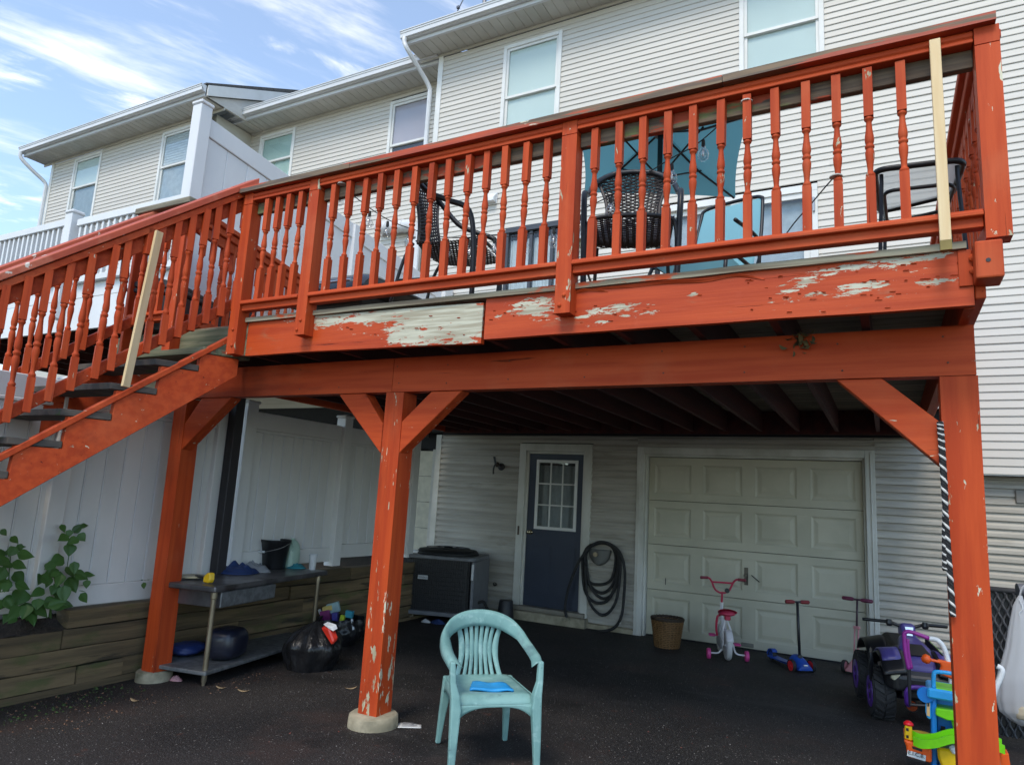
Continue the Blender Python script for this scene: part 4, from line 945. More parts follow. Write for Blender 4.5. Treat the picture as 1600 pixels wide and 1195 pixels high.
# far post at the foot
for pp in (0.0, WD):
    b = MB(); c = S(SEND-.1, 0, pp+.02); b.box(c.x-.05, c.x+.05, c.y-.05, c.y+.05, gz(c.x, c.y)-.05, 1.75); b.build('newel_post', RZ, ST, bevel=.006)
# ================================================================== concrete footings
def footing(cx, cy, r, z0, z1, label, seed):
    b = MB().lathe([(r*1.03, z0), (r*1.02, z0+(z1-z0)*.5), (r, z1-.012), (r-.015, z1)], (cx, cy, 0), 26)
    b.jitter(.008, 6, seed); return tag(b.build('concrete_footing', CONC, smooth=50), label, 'footing')
footing(xm0+.085, YB+.075, .155, gz(0, YB)-.05, zpm+.004, 'round concrete footing under the middle red post', 1)
footing(xl0+.075, YB+.085, .135, gz(-2.4, YB)-.05, zpl+.004, 'mossy round concrete footing under the left red post', 2)
# ================================================================== things on the deck
# umbrella
ZU = 4.72
TEAL = thinmat('teal_canvas', (.10,.27,.33), .45, .8); BLKM = plain('black_tube', (.015,.015,.018), .4, .3)
cn = [atZ(1162,183,ZU), atZ(909,203,ZU), atZ(919,299,ZU), atZ(1143,306,ZU)]
ctr = sum(cn, Vector())/4; cn = [ctr+(c-ctr)*1.06 for c in cn]; UM = thing('umbrella', 'open teal patio umbrella standing behind the wicker chairs', 'umbrella', (ctr.x, ctr.y, ZD))
apex = Vector((ctr.x, ctr.y, ZU+.36))
for k in range(4):
    A_, B_ = cn[k], cn[(k+1) % 4]
    def f(u, v, A_=A_, B_=B_):
        e = A_.lerp(B_, u); e = e.lerp(ctr, .05*4*u*(1-u)); p = e.lerp(apex, v); p.z += -.05*math.sin(v*math.pi)*1.0; return p
    MB().grid(f, 12, 8).build('canopy_panel', TEAL, UM, smooth=True)
    p = A_.lerp(apex, .02)-Vector((0,0,.02)); q = apex-Vector((0,0,.06))
    MB().tube([p, p.lerp(q, .5)-Vector((0,0,.05)), q], .011, 6).build('rib', BLKM, UM)
    MB().tube([A_.lerp(apex, .48)-Vector((0,0,.06)), apex-Vector((0,0,.52))], .009, 6).build('strut', BLKM, UM)
MB().tube([apex+Vector((0,0,.08)), Vector((apex.x, apex.y, ZD))], .024, 10).build('pole', BLKM, UM, smooth=40)
MB().lathe([(.05,0),(.05,.09),(.03,.11)], apex-Vector((0,0,.58)), 10).build('runner', BLKM, UM); MB().lathe([(.055,0),(.055,.07)], apex-Vector((0,0,.10)), 10).build('hub', BLKM, UM)
MB().lathe([(.24,0),(.24,.03),(.06,.06),(.04,.25),(.03,.25)], (ctr.x, ctr.y, ZD), 18).build('base', BLKM, UM)
# wicker chairs
WICK = plain('dark_brown_wicker', (.030,.021,.020), .55)
def weave(fn, nu, nv, name, par, r=.0042):
    b = MB()
    for j in range(nv):
        v = (j+.5)/nv; pts = []
        for i in range(nu*2+1):
            u = i/(nu*2); p, n = fn(u, v); pts.append(p+n*(.0035*(1 if (i+j*2) % 4 < 2 else -1)))
        b.tube(pts, r, 4, cap=False)
    for i in range(nu+1):
        u = i/nu; b.tube([fn(u, v/16)[0] for v in range(17)], .0036, 4, cap=False)
    return b.build(name, WICK, par, kind='stuff')
def wicker_chair(label, loc, rz, back_dense=True):
    c = thing('wicker_chair', label, 'chair', loc, 'dark wicker armchairs on the deck', True, rz); h = .94; c.scale = (1.0,1.0,1.09)
    for s in (-1, 1):
        MB().tube(spline([(s*.265,-.25,0),(s*.275,-.245,.35),(s*.285,-.20,.58),(s*.29,-.05,.655),(s*.285,.10,.72),(s*.25,.22,.84),(s*.14,.285,.925),(0,.30,.945)], 6), .018, 8, cap=False).build('arm_tube', BLKM, c, smooth=True)
        MB().tube(spline([(s*.25,.34,0),(s*.235,.27,.30),(s*.225,.21,.42)], 5), .012, 8).build('leg', BLKM, c, smooth=True)
        MB().tube([(s*.268,-.235,.18),(s*.243,.30,.18)], .008, 6).build('stretcher', BLKM, c)
    MB().tube(spline([(-.265,-.235,.20),(-.255,-.25,.38),(-.20,-.265,.425),(0,-.275,.435),(.20,-.265,.425),(.255,-.25,.38),(.265,-.235,.20)], 6), .012, 8).build('seat_hoop', BLKM, c, smooth=True)
    def hw(v): return .235-.075*math.sin(min(1, v*1.15)*math.pi*.95)+(.02*v) if v < .8 else (.235-.075*math.sin(.92*math.pi*.95)+.016)*math.sqrt(max(.0, 1-((v-.8)/.215)**2))+.02
    def bk(u, v): return Vector((hw(v)*(2*u-1), .19+.11*v+.03*(1-(2*u-1)**2)-.02, .41+.53*v)), Vector((0,-1,.2)).normalized()
    def st(u, v): return Vector(((.235+.01*(1-v))*(2*u-1), -.26+.45*v, .43-.02*math.sin(v*math.pi)-.012*(1-(2*u-1)**2))), Vector((0,0,1))
    weave(bk, 13, 46, 'woven_back', c); weave(st, 13, 38, 'woven_seat', c)
    b = MB()
    for s in (0, 1): b.tube([bk(s, v/14)[0] for v in range(15)], .011, 6)
    b.build('back_edge', WICK, c, kind='stuff'); return c
wicker_chair('wicker armchair seen from the side, in front of the dark window', (at(705,440,-4.85).x, -4.83, ZD), R(101))
wicker_chair('wicker armchair facing out in front of the teal umbrella', (at(985,430,-4.72).x, -4.72, ZD), R(18))
# sling chair
SLING = thinmat('turquoise_sling', (.24,.52,.60), .35, .7)
scx = at(1105,380,-4.1).x; SCH = thing('sling_chair', 'turquoise sling patio chair with black frame behind the wicker chair', 'chair', (scx, -4.1, ZD), None, True, R(-14))
for s in (-1, 1):
    MB().tube(spline([(s*.27,-.28,0),(s*.27,-.26,.38),(s*.26,.18,.42),(s*.25,.30,.70),(s*.23,.38,1.0)], 6), .013, 8).build('side_frame', BLKM, SCH, smooth=True)
    MB().tube(spline([(s*.27,.40,0),(s*.28,.20,.40),(s*.29,.16,.60),(s*.29,-.20,.62)], 6), .013, 8).build('arm', BLKM, SCH, smooth=True)
MB().tube(spline([(-.23,.38,1.0),(-.15,.395,1.03),(.15,.395,1.03),(.23,.38,1.0)], 5), .013, 8).build('top_bar', BLKM, SCH, smooth=True)
def sl(u, v):
    pts = [(-.27,.40),(.0,.37),(.19,.43),(.28,.66),(.385,1.005)]; t = v*4; i = min(3, int(t)); q = t-i
    return Vector(((.25-.02*v)*(2*u-1), pts[i][0]*(1-q)+pts[i+1][0]*q, pts[i][1]*(1-q)+pts[i+1][1]*q-.03*(1-(2*u-1)**2)*math.sin(v*math.pi)))
MB().grid(sl, 8, 24).build('sling', SLING, SCH, smooth=True)
# glass topped table by the right railing
zt = 3.31; P = [atZ(1366,266,zt), atZ(1508,249,zt), atZ(1488,304,zt), atZ(1374,332,zt)]
GT = thing('glass_table', 'small table with rippled glass top near the corner post', 'table', (2.8, -4.5, ZD))
cx = sum((p for p in P), Vector())/4
def rr(P, ins, z, n=5):
    out = []
    for k in range(4):
        a, b_, c_ = P[k-1], P[k], P[(k+1) % 4]; r = .07
        d1 = (a-b_).normalized(); d2 = (c_-b_).normalized(); p0 = b_+d1*r; p1 = b_+d2*r
        for i in range(n+1): t = i/n; q = p0*(1-t)**2+b_*2*t*(1-t)+p1*t*t; q = q+(cx-q).normalized()*ins; out.append(Vector((q.x, q.y, z)))
    return out
ring = rr(P, 0, zt); MB().tube(ring, .016, 8, closed=True).build('rim_tube', BLKM, GT, smooth=True)
RG = thinmat('rippled_glass', (.62,.66,.64), .6, .12, .55)
nt_ = RG.node_tree; gl = [n for n in nt_.nodes if n.type == 'BSDF_PRINCIPLED'][0]; nz_ = N(nt_, 'ShaderNodeTexNoise'); nz_.inputs['Scale'].default_value = 26; bp_ = N(nt_, 'ShaderNodeBump'); bp_.inputs['Strength'].default_value = .9; nt_.links.new(nz_.outputs[0], bp_.inputs['Height']); nt_.links.new(bp_.outputs[0], gl.inputs['Normal'])
MB().prism(rr(P, .012, zt-.003), (0,0,.006)).build('glass_top', RG, GT)
for k in range(4):
    p = P[k].lerp(cx, .16); q = P[k].lerp(cx, .05); MB().tube([(p.x, p.y, zt-.012), (p.x, p.y, zt-.06), (q.x, q.y, ZD+.02), (q.x, q.y, ZD)], .011, 6).build('leg', BLKM, GT)
lo = rr([p.lerp(cx, .2) for p in P], 0, zt-.10); MB().tube(lo, .010, 6, closed=True).build('under_frame', BLKM, GT, smooth=True)
# deck storage box and grill
DB = thing('storage_box', 'charcoal grey plastic storage box behind the stair railing', 'box', (-2.6, -4.5, ZD))
BOXM = plain('charcoal_resin', (.035,.037,.042), .55)
p0, p1 = atZ(288,447,3.10), atZ(394,507,3.10); d = (p1-p0).normalized(); sd_ = Vector((-d.y, d.x, 0)); wv = sd_*.50
if sd_.x > 0: wv = -wv
def para(b, o, l, w, z0, z1): b.prism([Vector((q.x, q.y, z0)) for q in (o, o+l, o+l+w, o+w)], (0,0,z1-z0))
L_ = p1-p0; b = MB(); para(b, p0+d*.02+wv*.04, L_-d*.04, wv*.92, ZD, 3.03); b.build('body', BOXM, DB, bevel=.01)
b = MB(); para(b, p0, L_, wv, 3.034, 3.075); b.build('lid_rim', BOXM, DB, bevel=.01)
b = MB(); b.prism([p0+wv*.05+Vector((0,0,-.02)), p0+wv*.05+Vector((0,0,.02)), p0+wv*.5+Vector((0,0,.07)), p0+wv*.95+Vector((0,0,.02)), p0+wv*.95+Vector((0,0,-.02))], L_); b.build('lid', BOXM, DB, bevel=.008)
for k in range(3):
    a = p0+d*(.06+.39*k*L_.length/1.3)-wv*.0; b = MB(); para(b, a+wv*.03-wv*.0, d*.30*L_.length/1.3, wv*.02, 2.80, 2.98); b.build('side_panel', BOXM, DB, bevel=.008)
GR = thing('grill', 'black gas grill with domed lid near the second railing post', 'grill', (-1.5, -4.3, ZD))
gy = -4.45; gx = at(556,450,gy).x; GRM = plain('grill_enamel', (.02,.023,.032), .22); GRP = plain('grill_black', (.012,.012,.014), .5)
zg = at(556,470,gy).z
b = MB()
def dome(u, v): a = math.pi*v; x = gx-.29+.58*u; e = 1-.25*abs(2*u-1)**6; return Vector((x, gy-.24*math.cos(a), zg+.20*math.sin(a)**.8*e))
b.grid(dome, 16, 14); 
for s in (0, 1): b.f.append(tuple(len(b.v)-15*17+j*17+(16 if s else 0) for j in (range(15) if s else reversed(range(15)))))
b.build('lid', GRM, GR, smooth=60)
MB().tube([(gx-.2,gy-.25,zg+.07),(gx-.2,gy-.29,zg+.07),(gx+.2,gy-.29,zg+.07),(gx+.2,gy-.25,zg+.07)], .012, 8).build('handle', plain('steel_handle', (.5,.5,.5), .3, .9), GR)
MB().prism([(gx-.28,gy-.23,zg-.005),(gx+.28,gy-.23,zg-.005),(gx+.22,gy-.18,zg-.17),(gx-.22,gy-.18,zg-.17)], (0,.44,0)).build('firebox', GRP, GR, bevel=.01)
MB().box(gx-.26, gx+.30, gy-.27, gy-.231, zg-.09, zg-.01).build('control_panel', GRM, GR, bevel=.01)
for k in range(3): MB().lathe([(.025,0),(.022,.02)], (gx-.14+.15*k, gy-.27, zg-.05), 10, Matrix.Rotation(R(90), 4, 'X')).build('knob', GRP, GR)
for s in (-1, 1): MB().box(gx+s*.31, gx+s*.62, gy-.22, gy+.2, zg-.04, zg-.01).build('side_shelf', GRP, GR, bevel=.01)
for sx in (-.22, .22):
    for sy in (-.17, .17): MB().box(gx+sx-.018, gx+sx+.018, gy+sy-.018, gy+sy+.018, ZD, zg-.17).build('leg', GRP, GR)
MB().box(gx-.26, gx+.26, gy-.2, gy+.2, ZD+.12, ZD+.15).build('bottom_shelf', GRP, GR)
# string lights along the railing
SLT = thing('string_lights', 'string of clear bulb lights slung along the railing', 'string lights', (.5, -5.1, 3.3))
CORD = plain('light_cord', (.02,.022,.02), .6)
wp = [(529,287),(560,312),(600,340),(640,357),(690,370),(735,371),(775,367),(800,370),(835,364),(868,355),(905,330),(950,308),(1000,278),(1050,247),(1088,226),(1130,190),(1166,157)]
yd = lambda i, n: YG+.06+.22*math.sin(math.pi*i/(n-1))
pts = [at(u, v, yd(i, len(wp))) for i, (u, v) in enumerate(wp)]; MB().tube(spline(pts, 5), .0035, 5).build('cord', CORD, SLT)
wp2 = [(1306,274),(1290,292),(1268,318),(1240,350),(1215,385)]; MB().tube(spline([at(u, v, YG+.04+.06*i) for i, (u, v) in enumerate(wp2)], 5), .0035, 5).build('cord', CORD, SLT)
for (u, v) in ((533,287),(1166,158),(1306,275)):
    p = at(u, v, YG-.02); MB().lathe([(.029,-.003),(.0295,0),(.029,.003)], (p.x, YG-.012, p.z), 10).build('tie', plain('string_tie', (.55,.53,.48), .8), SLT)
bl = [(533,296),(578,330),(606,346),(640,360),(700,374),(735,376),(773,371),(822,368),(866,357),(909,335),(955,308),(1050,256),(1099,219)]
for (u, v) in bl:
    import bisect
    i = min(range(len(wp)), key=lambda k: abs(wp[k][0]-u)); p = at(u, v, yd(i, len(wp)))
    S_ = MB().lathe([(.008,0),(.010,-.012),(.011,-.035),(.009,-.04)], p, 8).build('socket', CORD, SLT, smooth=40)
    MB().lathe([(.010,-.036),(.013,-.05),(.026,-.068),(.031,-.088),(.027,-.108),(.014,-.120),(.002,-.123)], p, 12).build('bulb', BULB, SLT, smooth=True)
    MB().lathe([(.003,-.05),(.006,-.07),(.004,-.095)], p, 6).build('filament_stem', WHITE, SLT)
# carriage lamp on the upper wall
p = at(908,366,YU-.12); WL = thing('wall_lantern', 'tarnished brass carriage lantern on the upper siding', 'lantern', (p.x, YU, p.z)); BR = plain('tarnished_brass', (.20,.17,.10), .4, .7)
MB().lathe([(.05,0),(.05,.015),(.02,.03)], (p.x, YU-.016, p.z-.12), 12, Matrix.Rotation(R(90), 4, 'X')).build('backplate', BR, WL)
MB().tube(spline([(p.x, YU-.03, p.z-.12),(p.x, YU-.12, p.z-.20),(p.x, YU-.13, p.z-.10)], 5), .010, 6).build('arm', BR, WL)
MB().lathe([(.012,-.12),(.045,-.10),(.055,-.085),(.05,-.08)], (p.x, YU-.13, p.z), 8).build('base', BR, WL)
MB().lathe([(.045,-.08),(.062,.07)], (p.x, YU-.13, p.z), 6, cap=False).build('lantern_glass', BULB, WL)
MB().lathe([(.075,.07),(.06,.10),(.03,.125),(.012,.135),(.016,.15),(.004,.165)], (p.x, YU-.13, p.z), 8).build('roof', BR, WL)
# ================================================================== things on the driveway
def text_part(txt, size, mtx, m, par, name='lettering', ext=.0006):
    cu = bpy.data.curves.new('txt', 'FONT'); cu.body = txt; cu.size = size; cu.extrude = ext; cu.align_x = 'CENTER'; cu.align_y = 'CENTER'; cu.resolution_u = 2
    o = bpy.data.objects.new('txt', cu); COL.objects.link(o); dg = bpy.context.evaluated_depsgraph_get(); dg.update()
    me = bpy.data.meshes.new_from_object(o.evaluated_get(dg)); bpy.data.objects.remove(o); bpy.data.curves.remove(cu)
    me.name = name; me.materials.clear(); me.materials.append(m); me.transform(mtx)
    off = OFF[par]; me.transform(Matrix.Translation(-off)); p = bpy.data.objects.new(name, me); COL.objects.link(p); p.parent = par; OFF[p] = off; return p
def frame(o, x, y): # matrix from origin, right vector, up vector
    x = Vector(x).normalized(); y = (Vector(y)-x*Vector(y).dot(x)).normalized(); z = x.cross(y); o = Vector(o)
    return Matrix(((x.x,y.x,z.x,o.x),(x.y,y.y,z.y,o.y),(x.z,y.z,z.z,o.z),(0,0,0,1)))
# --- steel work table
pl = atG(322,1068); ZT = at(336,913,pl.y).z; gl_ = pl.z
Pf = atZ(337,917,ZT); Pr = atZ(513,891,ZT); e1 = (Pr-Pf); LT = e1.length; e1 = e1/LT; e2 = Vector((-e1.y, e1.x, 0)); WT = .60
if e2.x > 0: e2 = -e2
def T(a, b, z): return Pf+e1*a+e2*b+Vector((0,0,z-ZT))
WTB = thing('work_table', 'stainless steel work table with a drawer and galvanised undershelf', 'table', (pl.x, pl.y, gl_))
def tbox(a0, a1, b0, b1, z0, z1): return MB().prism([T(a0,b0,z0), T(a1,b0,z0), T(a1,b1,z0), T(a0,b1,z0)], (0,0,z1-z0))
tbox(0, LT, 0, WT, ZT-.045, ZT).build('table_top', STEEL, WTB, bevel=.012, seg=3)
tbox(.10, .78, .025, WT-.06, ZT-.175, ZT-.0455).build('drawer_case', STEEL, WTB, bevel=.004)
tbox(.09, .79, .008, .0245, ZT-.17, ZT-.05).build('drawer_front', GALV, WTB, bevel=.006)
zs = gl_+.115
tbox(.0, LT, -.0, WT, zs-.03, zs).build('undershelf', GALV, WTB, bevel=.006)
for a in (.05, LT-.10):
    for b_ in (.045, WT-.045):
        p = T(a, b_, 0); g0 = gl_-.01; b = MB()
        b.lathe([(.010,g0),(.014,g0+.02),(.014,g0+.03),(.021,g0+.045),(.021,zs-.035),(.027,zs-.032),(.027,zs-.005),(.021,zs+.0),(.020,ZT-.10),(.026,ZT-.095),(.026,ZT-.046)], (p.x, p.y, 0), 12); b.build('leg', BRASSY, WTB, smooth=35)
def on(u, v):
    p = atZ(u, v, ZT)-Pf; a, b_ = p.dot(e1), max(.07, min(WT-.13, p.dot(e2)))
    for i in range(30): a += (u-project(T(a, b_, ZT))[0])/ (project(T(a+.01, b_, ZT))[0]-project(T(a, b_, ZT))[0])*.01
    return T(min(LT-.06, max(.05, a)), b_, ZT)
# --- things on the table
p = on(427,880); BK = thing('bucket', 'black plastic bucket standing on the steel table', 'bucket', p); k = at(427,842,p.y).z-ZT; rr_ = 22.5*PXM(p)
PB = plain('black_bucket_plastic', (.013,.013,.015), .35)
MB().lathe([(rr_*.74,0),(rr_*.76,.01),(rr_*.97,k-.035),(rr_*1.0,k-.03),(rr_*1.03,k-.02),(rr_*1.05,k),(rr_*.98,k),(rr_*.95,k-.03),(rr_*.72,.012)], p, 24).build('shell', PB, BK, smooth=35)
hx = rr_*1.04; dd = Vector((.80,.28,0)).normalized(); sd2 = Vector((.35,-.94,0))
MB().tube(spline([p+dd*hx+Vector((0,0,k-.03)), p+dd*hx*.75+sd2*hx*.75+Vector((0,0,k-.07)), p+sd2*hx*1.06+Vector((0,0,k-.105)), p-dd*hx*.70+sd2*hx*.8+Vector((0,0,k-.12)), p-dd*hx+Vector((0,0,k-.04))], 6), .0028, 5).build('wire_handle', plain('wire_zinc', (.6,.6,.6), .35, .8), BK)
hc = p-dd*hx*.45+sd2*hx*.99+Vector((0,0,k-.117)); MB().tube([hc-Vector((.055,-.008,.002)), hc+Vector((.03,.002,.004))], .0105, 10).build('grip', WHITE, BK, smooth=40)
p = on(465,885); k = at(461,838,p.y).z-ZT; JG = thing('jug', 'cloudy pale green plastic jug with white cap', 'jug', p); JM = thinmat('cloudy_plastic', (.56,.74,.62), .25, .35)
b = MB(); pr = [(.92,0),(1,.03),(1,.45),(.96,.60),(.80,.75),(.42,.88),(.30,.91),(.30,.95)]
def jf(u, v):
    t = v*(len(pr)-1); i = min(len(pr)-2, int(t)); q = t-i; r = (pr[i][0]*(1-q)+pr[i+1][0]*q)*.070; z = (pr[i][1]*(1-q)+pr[i+1][1]*q)*k; a = 2*math.pi*u
    s = (abs(math.cos(a))**4+abs(math.sin(a))**4)**-.25 if v < .7 else 1
    return p+Vector((r*s*math.cos(a)*.9, r*s*math.sin(a)*1.1, z))
b.grid(jf, 28, 21, True).build('bottle', JM, JG, smooth=True)
MB().lathe([(.021,k*.945),(.022,k*.95),(.022,k),(.018,k*1.005)], p, 14).build('cap', WHITE, JG, smooth=40)
MB().tube(spline([p+Vector((.035,-.045,k*.80)), p+Vector((.066,-.05,k*.70)), p+Vector((.060,-.05,k*.55))], 5), .009, 8).build('handle', JM, JG, smooth=True)
p = on(493,889); k = at(495,867,p.y).z-ZT; tag(MB().lathe([(.030,0),(.031,.003),(.042,k),(.045,k+.002),(.042,k-.003),(.029,.004)], p, 20).build('foam_cup', WHITE, smooth=40), 'white foam cup beside the teal rag on the table', 'cup')
def crumple(c, rx, ry, h, m, name, label, cat, seed, flat=.5, n=30):
    c = Vector(c)
    def f(u, v):
        a = 2*math.pi*u; r = v; q = Vector((math.cos(a)*r*2.2, math.sin(a)*r*2.2, seed*4.1)); w = 1+.22*mnoise.noise(Vector((math.cos(a)*1.5, math.sin(a)*1.5, seed)))
        z = h*(1-r**2.2)*(.62+.7*abs(mnoise.noise(q*1.3)))+.18*h*mnoise.noise(q*3.1)*(1-r)
        return c+Vector((rx*r*math.cos(a)*w, ry*r*math.sin(a)*w, max(0, z)+.0035))
    return tag(MB().grid(f, n, 14, True).build(name, m, smooth=True, solid=.002), label, cat)
TEALR = plain('teal_rag', (.035,.27,.33), .85, bump=.3); BLUEC = plain('dark_blue_cloth', (.012,.035,.13), .7, bump=.3); FILM = thinmat('clear_film', (.55,.57,.60), .3, .2, .55)
crumple(on(470,886), .12, .09, .05, TEALR, 'rag', 'crumpled teal rag lying next to the foam cup', 'rag', 3)
crumple(on(372,893), .20, .17, .09, BLUEC, 'cloth', 'folded dark blue cloth on the steel table', 'cloth', 6)
crumple(on(396,884), .17, .13, .09, FILM, 'plastic_film', 'crumpled clear plastic film behind the blue cloth', 'film', 9)
p = on(300,897); SQ = thing('dish_brush', 'cream disc with a bright yellow handle on the table corner', 'brush', p)
MB().lathe([(.10,.012),(.115,.016),(.118,.022),(.11,.027),(.02,.03)], p, 22).build('disc', plain('cream_disc', (.62,.56,.38), .5), SQ, smooth=40)
q = on(324,911); b = MB().prism([q+Vector(v) for v in ((-.035,-.02,.005),(.03,-.02,.005),(.045,-.02,.03),(.04,-.02,.085),(-.0,-.02,.085),(-.035,-.02,.05))], (.01,.045,0)); b.build('handle', plain('yellow_plastic', (.85,.52,.015), .35), SQ, bevel=.008)
MB().tube([p+Vector((.06,-.01,.03)), q+Vector((-.02,0,.04))], .012, 8).build('stem', BLACK, SQ)
# under the table
def lump(c, rx, ry, h, m, name, label, cat, seed, rz=0, sq=2.6, amp=.10, fr=2.0, kn=None):
    c = Vector(c); cs, sn = math.cos(rz), math.sin(rz)
    def f(u, v):
        a = 2*math.pi*u; ph = math.pi*(v-.5); cx, sx, cp, sp = math.cos(a), math.sin(a), math.cos(ph), math.sin(ph)
        x = math.copysign(abs(cx)**(2/sq), cx)*abs(cp)**(2/sq); y = math.copysign(abs(sx)**(2/sq), sx)*abs(cp)**(2/sq); z = math.copysign(abs(sp)**(2/sq), sp)
        d = 1+amp*mnoise.noise(Vector((x*fr, y*fr, z*fr+seed*5)))+amp*.4*mnoise.noise(Vector((x*fr*3, y*fr*3, z*fr*2+seed)))
        X_, Y_ = x*rx*d, y*ry*d; return c+Vector((X_*cs-Y_*sn, X_*sn+Y_*cs, max(0.002, h/2+z*h/2*d)))
    return MB().grid(f, 40, 24, True).build(name, m, smooth=True)
ps_ = atZ(352,1028,zs)
tag(lump(ps_+Vector((0,0,.002)), .14, .17, at(352,978,ps_.y).z-zs, plain('navy_black_vinyl', (.016,.018,.032), .3), 'cushion', '', '', 2, R(20), 3.2, .05), 'dark navy padded container on the undershelf', 'container')
pq = atZ(292,1022,zs); tag(lump(pq+Vector((0,0,.002)), .13, .15, .10, plain('blue_bag', (.02,.04,.16), .5), 'cloth_bag', '', '', 4, 0, 2.2, .15), 'flattened blue bag at the back of the undershelf', 'bag')
# --- bin bags
def binbag(u, vb, ul, ur, vt, label, seed, closed, rz=0):
    c0 = atG(u, vb); c = at(u, vb, c0.y+.16); c.z = gz(c.x, c.y); wd = (ur-ul)/2*PXM(c)*.97; h = (at(u, vt, c.y).z-c.z)*1.12
    def f(q, v):
        a = 2*math.pi*q; z = h*v; r = (.80+.26*math.sin(min(1,v*1.5)*math.pi*.62))*(1 if not closed else (1-.92*max(0,(v-.45)/.55)**2.0))
        fold = 1+.10*math.sin(a*9+seed+3*v)*v+.13*mnoise.noise(Vector((math.cos(a)*1.8, math.sin(a)*1.8, v*2.2+seed)))+.05*mnoise.noise(Vector((math.cos(a)*6, math.sin(a)*6, v*5+seed)))
        lean = Vector((.02, .03, 0))*v
        return c+Vector((wd*r*fold*math.cos(a), wd*.9*r*fold*math.sin(a), max(0,z*(1+.05*mnoise.noise(Vector((a,v*3,seed)))))))+lean
    b = MB().grid(f, 72, 26, True); return c, wd, h, b
c1_, w1_, h1_, b = binbag(482, 1052, 436, 527, 976, '', 3, True)
B1 = thing('bin_bag', 'full black bin bag with silvery creases beside the table leg', 'bin bag', c1_, 'black bin bags beside the table'); b.build('bag', BAGM, B1, smooth=True)
q = at(512,993,c1_.y-.12); MB().prism([q+Vector(v) for v in ((-.09,0,.05),(.0,0,.06),(.07,.0,-.04),(.05,0,-.075),(-.0,0,-.03))], (.01,.05,.03)).build('red_packet', plain('red_plastic', (.55,.03,.015), .35), B1, bevel=.01)
MB().prism([q+Vector(v) for v in ((-.07,0,.085),(.03,0,.075),(.055,0,.04),(-.0,0,.055))], (.01,.05,.02)).build('white_packet', WHITE, B1, bevel=.006)
c2_, w2_, h2_, b = binbag(524, 1012, 490, 562, 968, '', 8, False)
B2 = thing('bin_bag', 'open black bin bag filled with bright coloured boxes', 'bin bag', c2_, 'black bin bags beside the table'); b.build('bag', BAGM, B2, smooth=True)
zt2 = c2_.z+h2_
def bx_(u, v, w_, h_, d_, col, tilt, yaw, yo=0):
    c = at(u, v, c2_.y+yo); X_ = Vector((math.cos(yaw), math.sin(yaw), 0)); Zv = Vector((math.sin(tilt)*X_.x, math.sin(tilt)*X_.y, math.cos(tilt))); X2 = (X_-Zv*X_.dot(Zv)).normalized(); Yv = Zv.cross(X2)
    MB().obox(c, X2*w_/2, Yv*d_/2, Zv*h_/2).build('carton', plain('carton_'+str(u), col, .4), B2, bevel=.004)
bx_(509,961,.10,.10,.06,(.25,.02,.17),R(-14),R(25)); bx_(524,964,.06,.10,.06,(.06,.05,.30),R(-10),R(25),-.02); bx_(512,950,.10,.05,.05,(.75,.55,.16),R(-14),R(28),.02); bx_(521,949,.13,.10,.05,(.36,.52,.55),R(-18),R(28),.06)
bx_(535,966,.045,.07,.04,(.55,.68,.04),R(10),R(20),-.02); bx_(546,959,.08,.07,.05,(.03,.28,.38),R(4),R(20),.03); bx_(500,955,.03,.05,.02,(.7,.7,.68),R(-30),R(10),.0); bx_(551,975,.022,.11,.006,(.72,.74,.76),R(-14),R(60),-.06)
# --- air conditioner
ca = atG(655,972); AY = ca.y
acl, acr = at(622,950,AY), at(736,960,AY+.28); 
ACW = (acr-acl); ACW.z = 0; wA = ACW.length; ex = ACW/wA; ey = Vector((-ex.y, ex.x, 0)); zA0 = acl.z; zA1 = at(640,871,AY).z
AC = thing('air_conditioner', 'black louvred air conditioner unit with grey frame beside the wall', 'air conditioner', acl)
def A(a, b, z): return acl+ex*a+ey*b+Vector((0,0,z-acl.z))
dA = wA*.92; GRY = plain('grey_enamel', (.17,.175,.19), .45); BLK = plain('louver_black', (.012,.012,.014), .55)
def rrect(ins, r=.10, n=5):
    out = []; P = [(ins,ins),(wA-ins,ins),(wA-ins,dA-ins),(ins,dA-ins)]
    for k in range(4):
        x, y = P[k]; sx = 1 if k in (0,3) else -1; sy = 1 if k in (0,1) else -1; ccx, ccy = x+sx*r, y+sy*r; a0 = [180,270,0,90][k]
        for i in range(n+1): t = R(a0+90*i/n); out.append((ccx+r*math.cos(t), ccy+r*math.sin(t)))
    return out
def ringprism(ins, z0, z1): return MB().prism([A(x, y, z0) for x, y in rrect(ins)], (0,0,z1-z0))
ringprism(-.012, zA0-.05, zA0).build('base_pan', GRY, AC, bevel=.006); ringprism(.03, zA0, zA1).build('coil_core', BLK, AC)
ringprism(-.012, zA1, zA1+.045).build('top_frame', GRY, AC, bevel=.008)
P = rrect(.006, .09, 8); per = P+[P[0]]
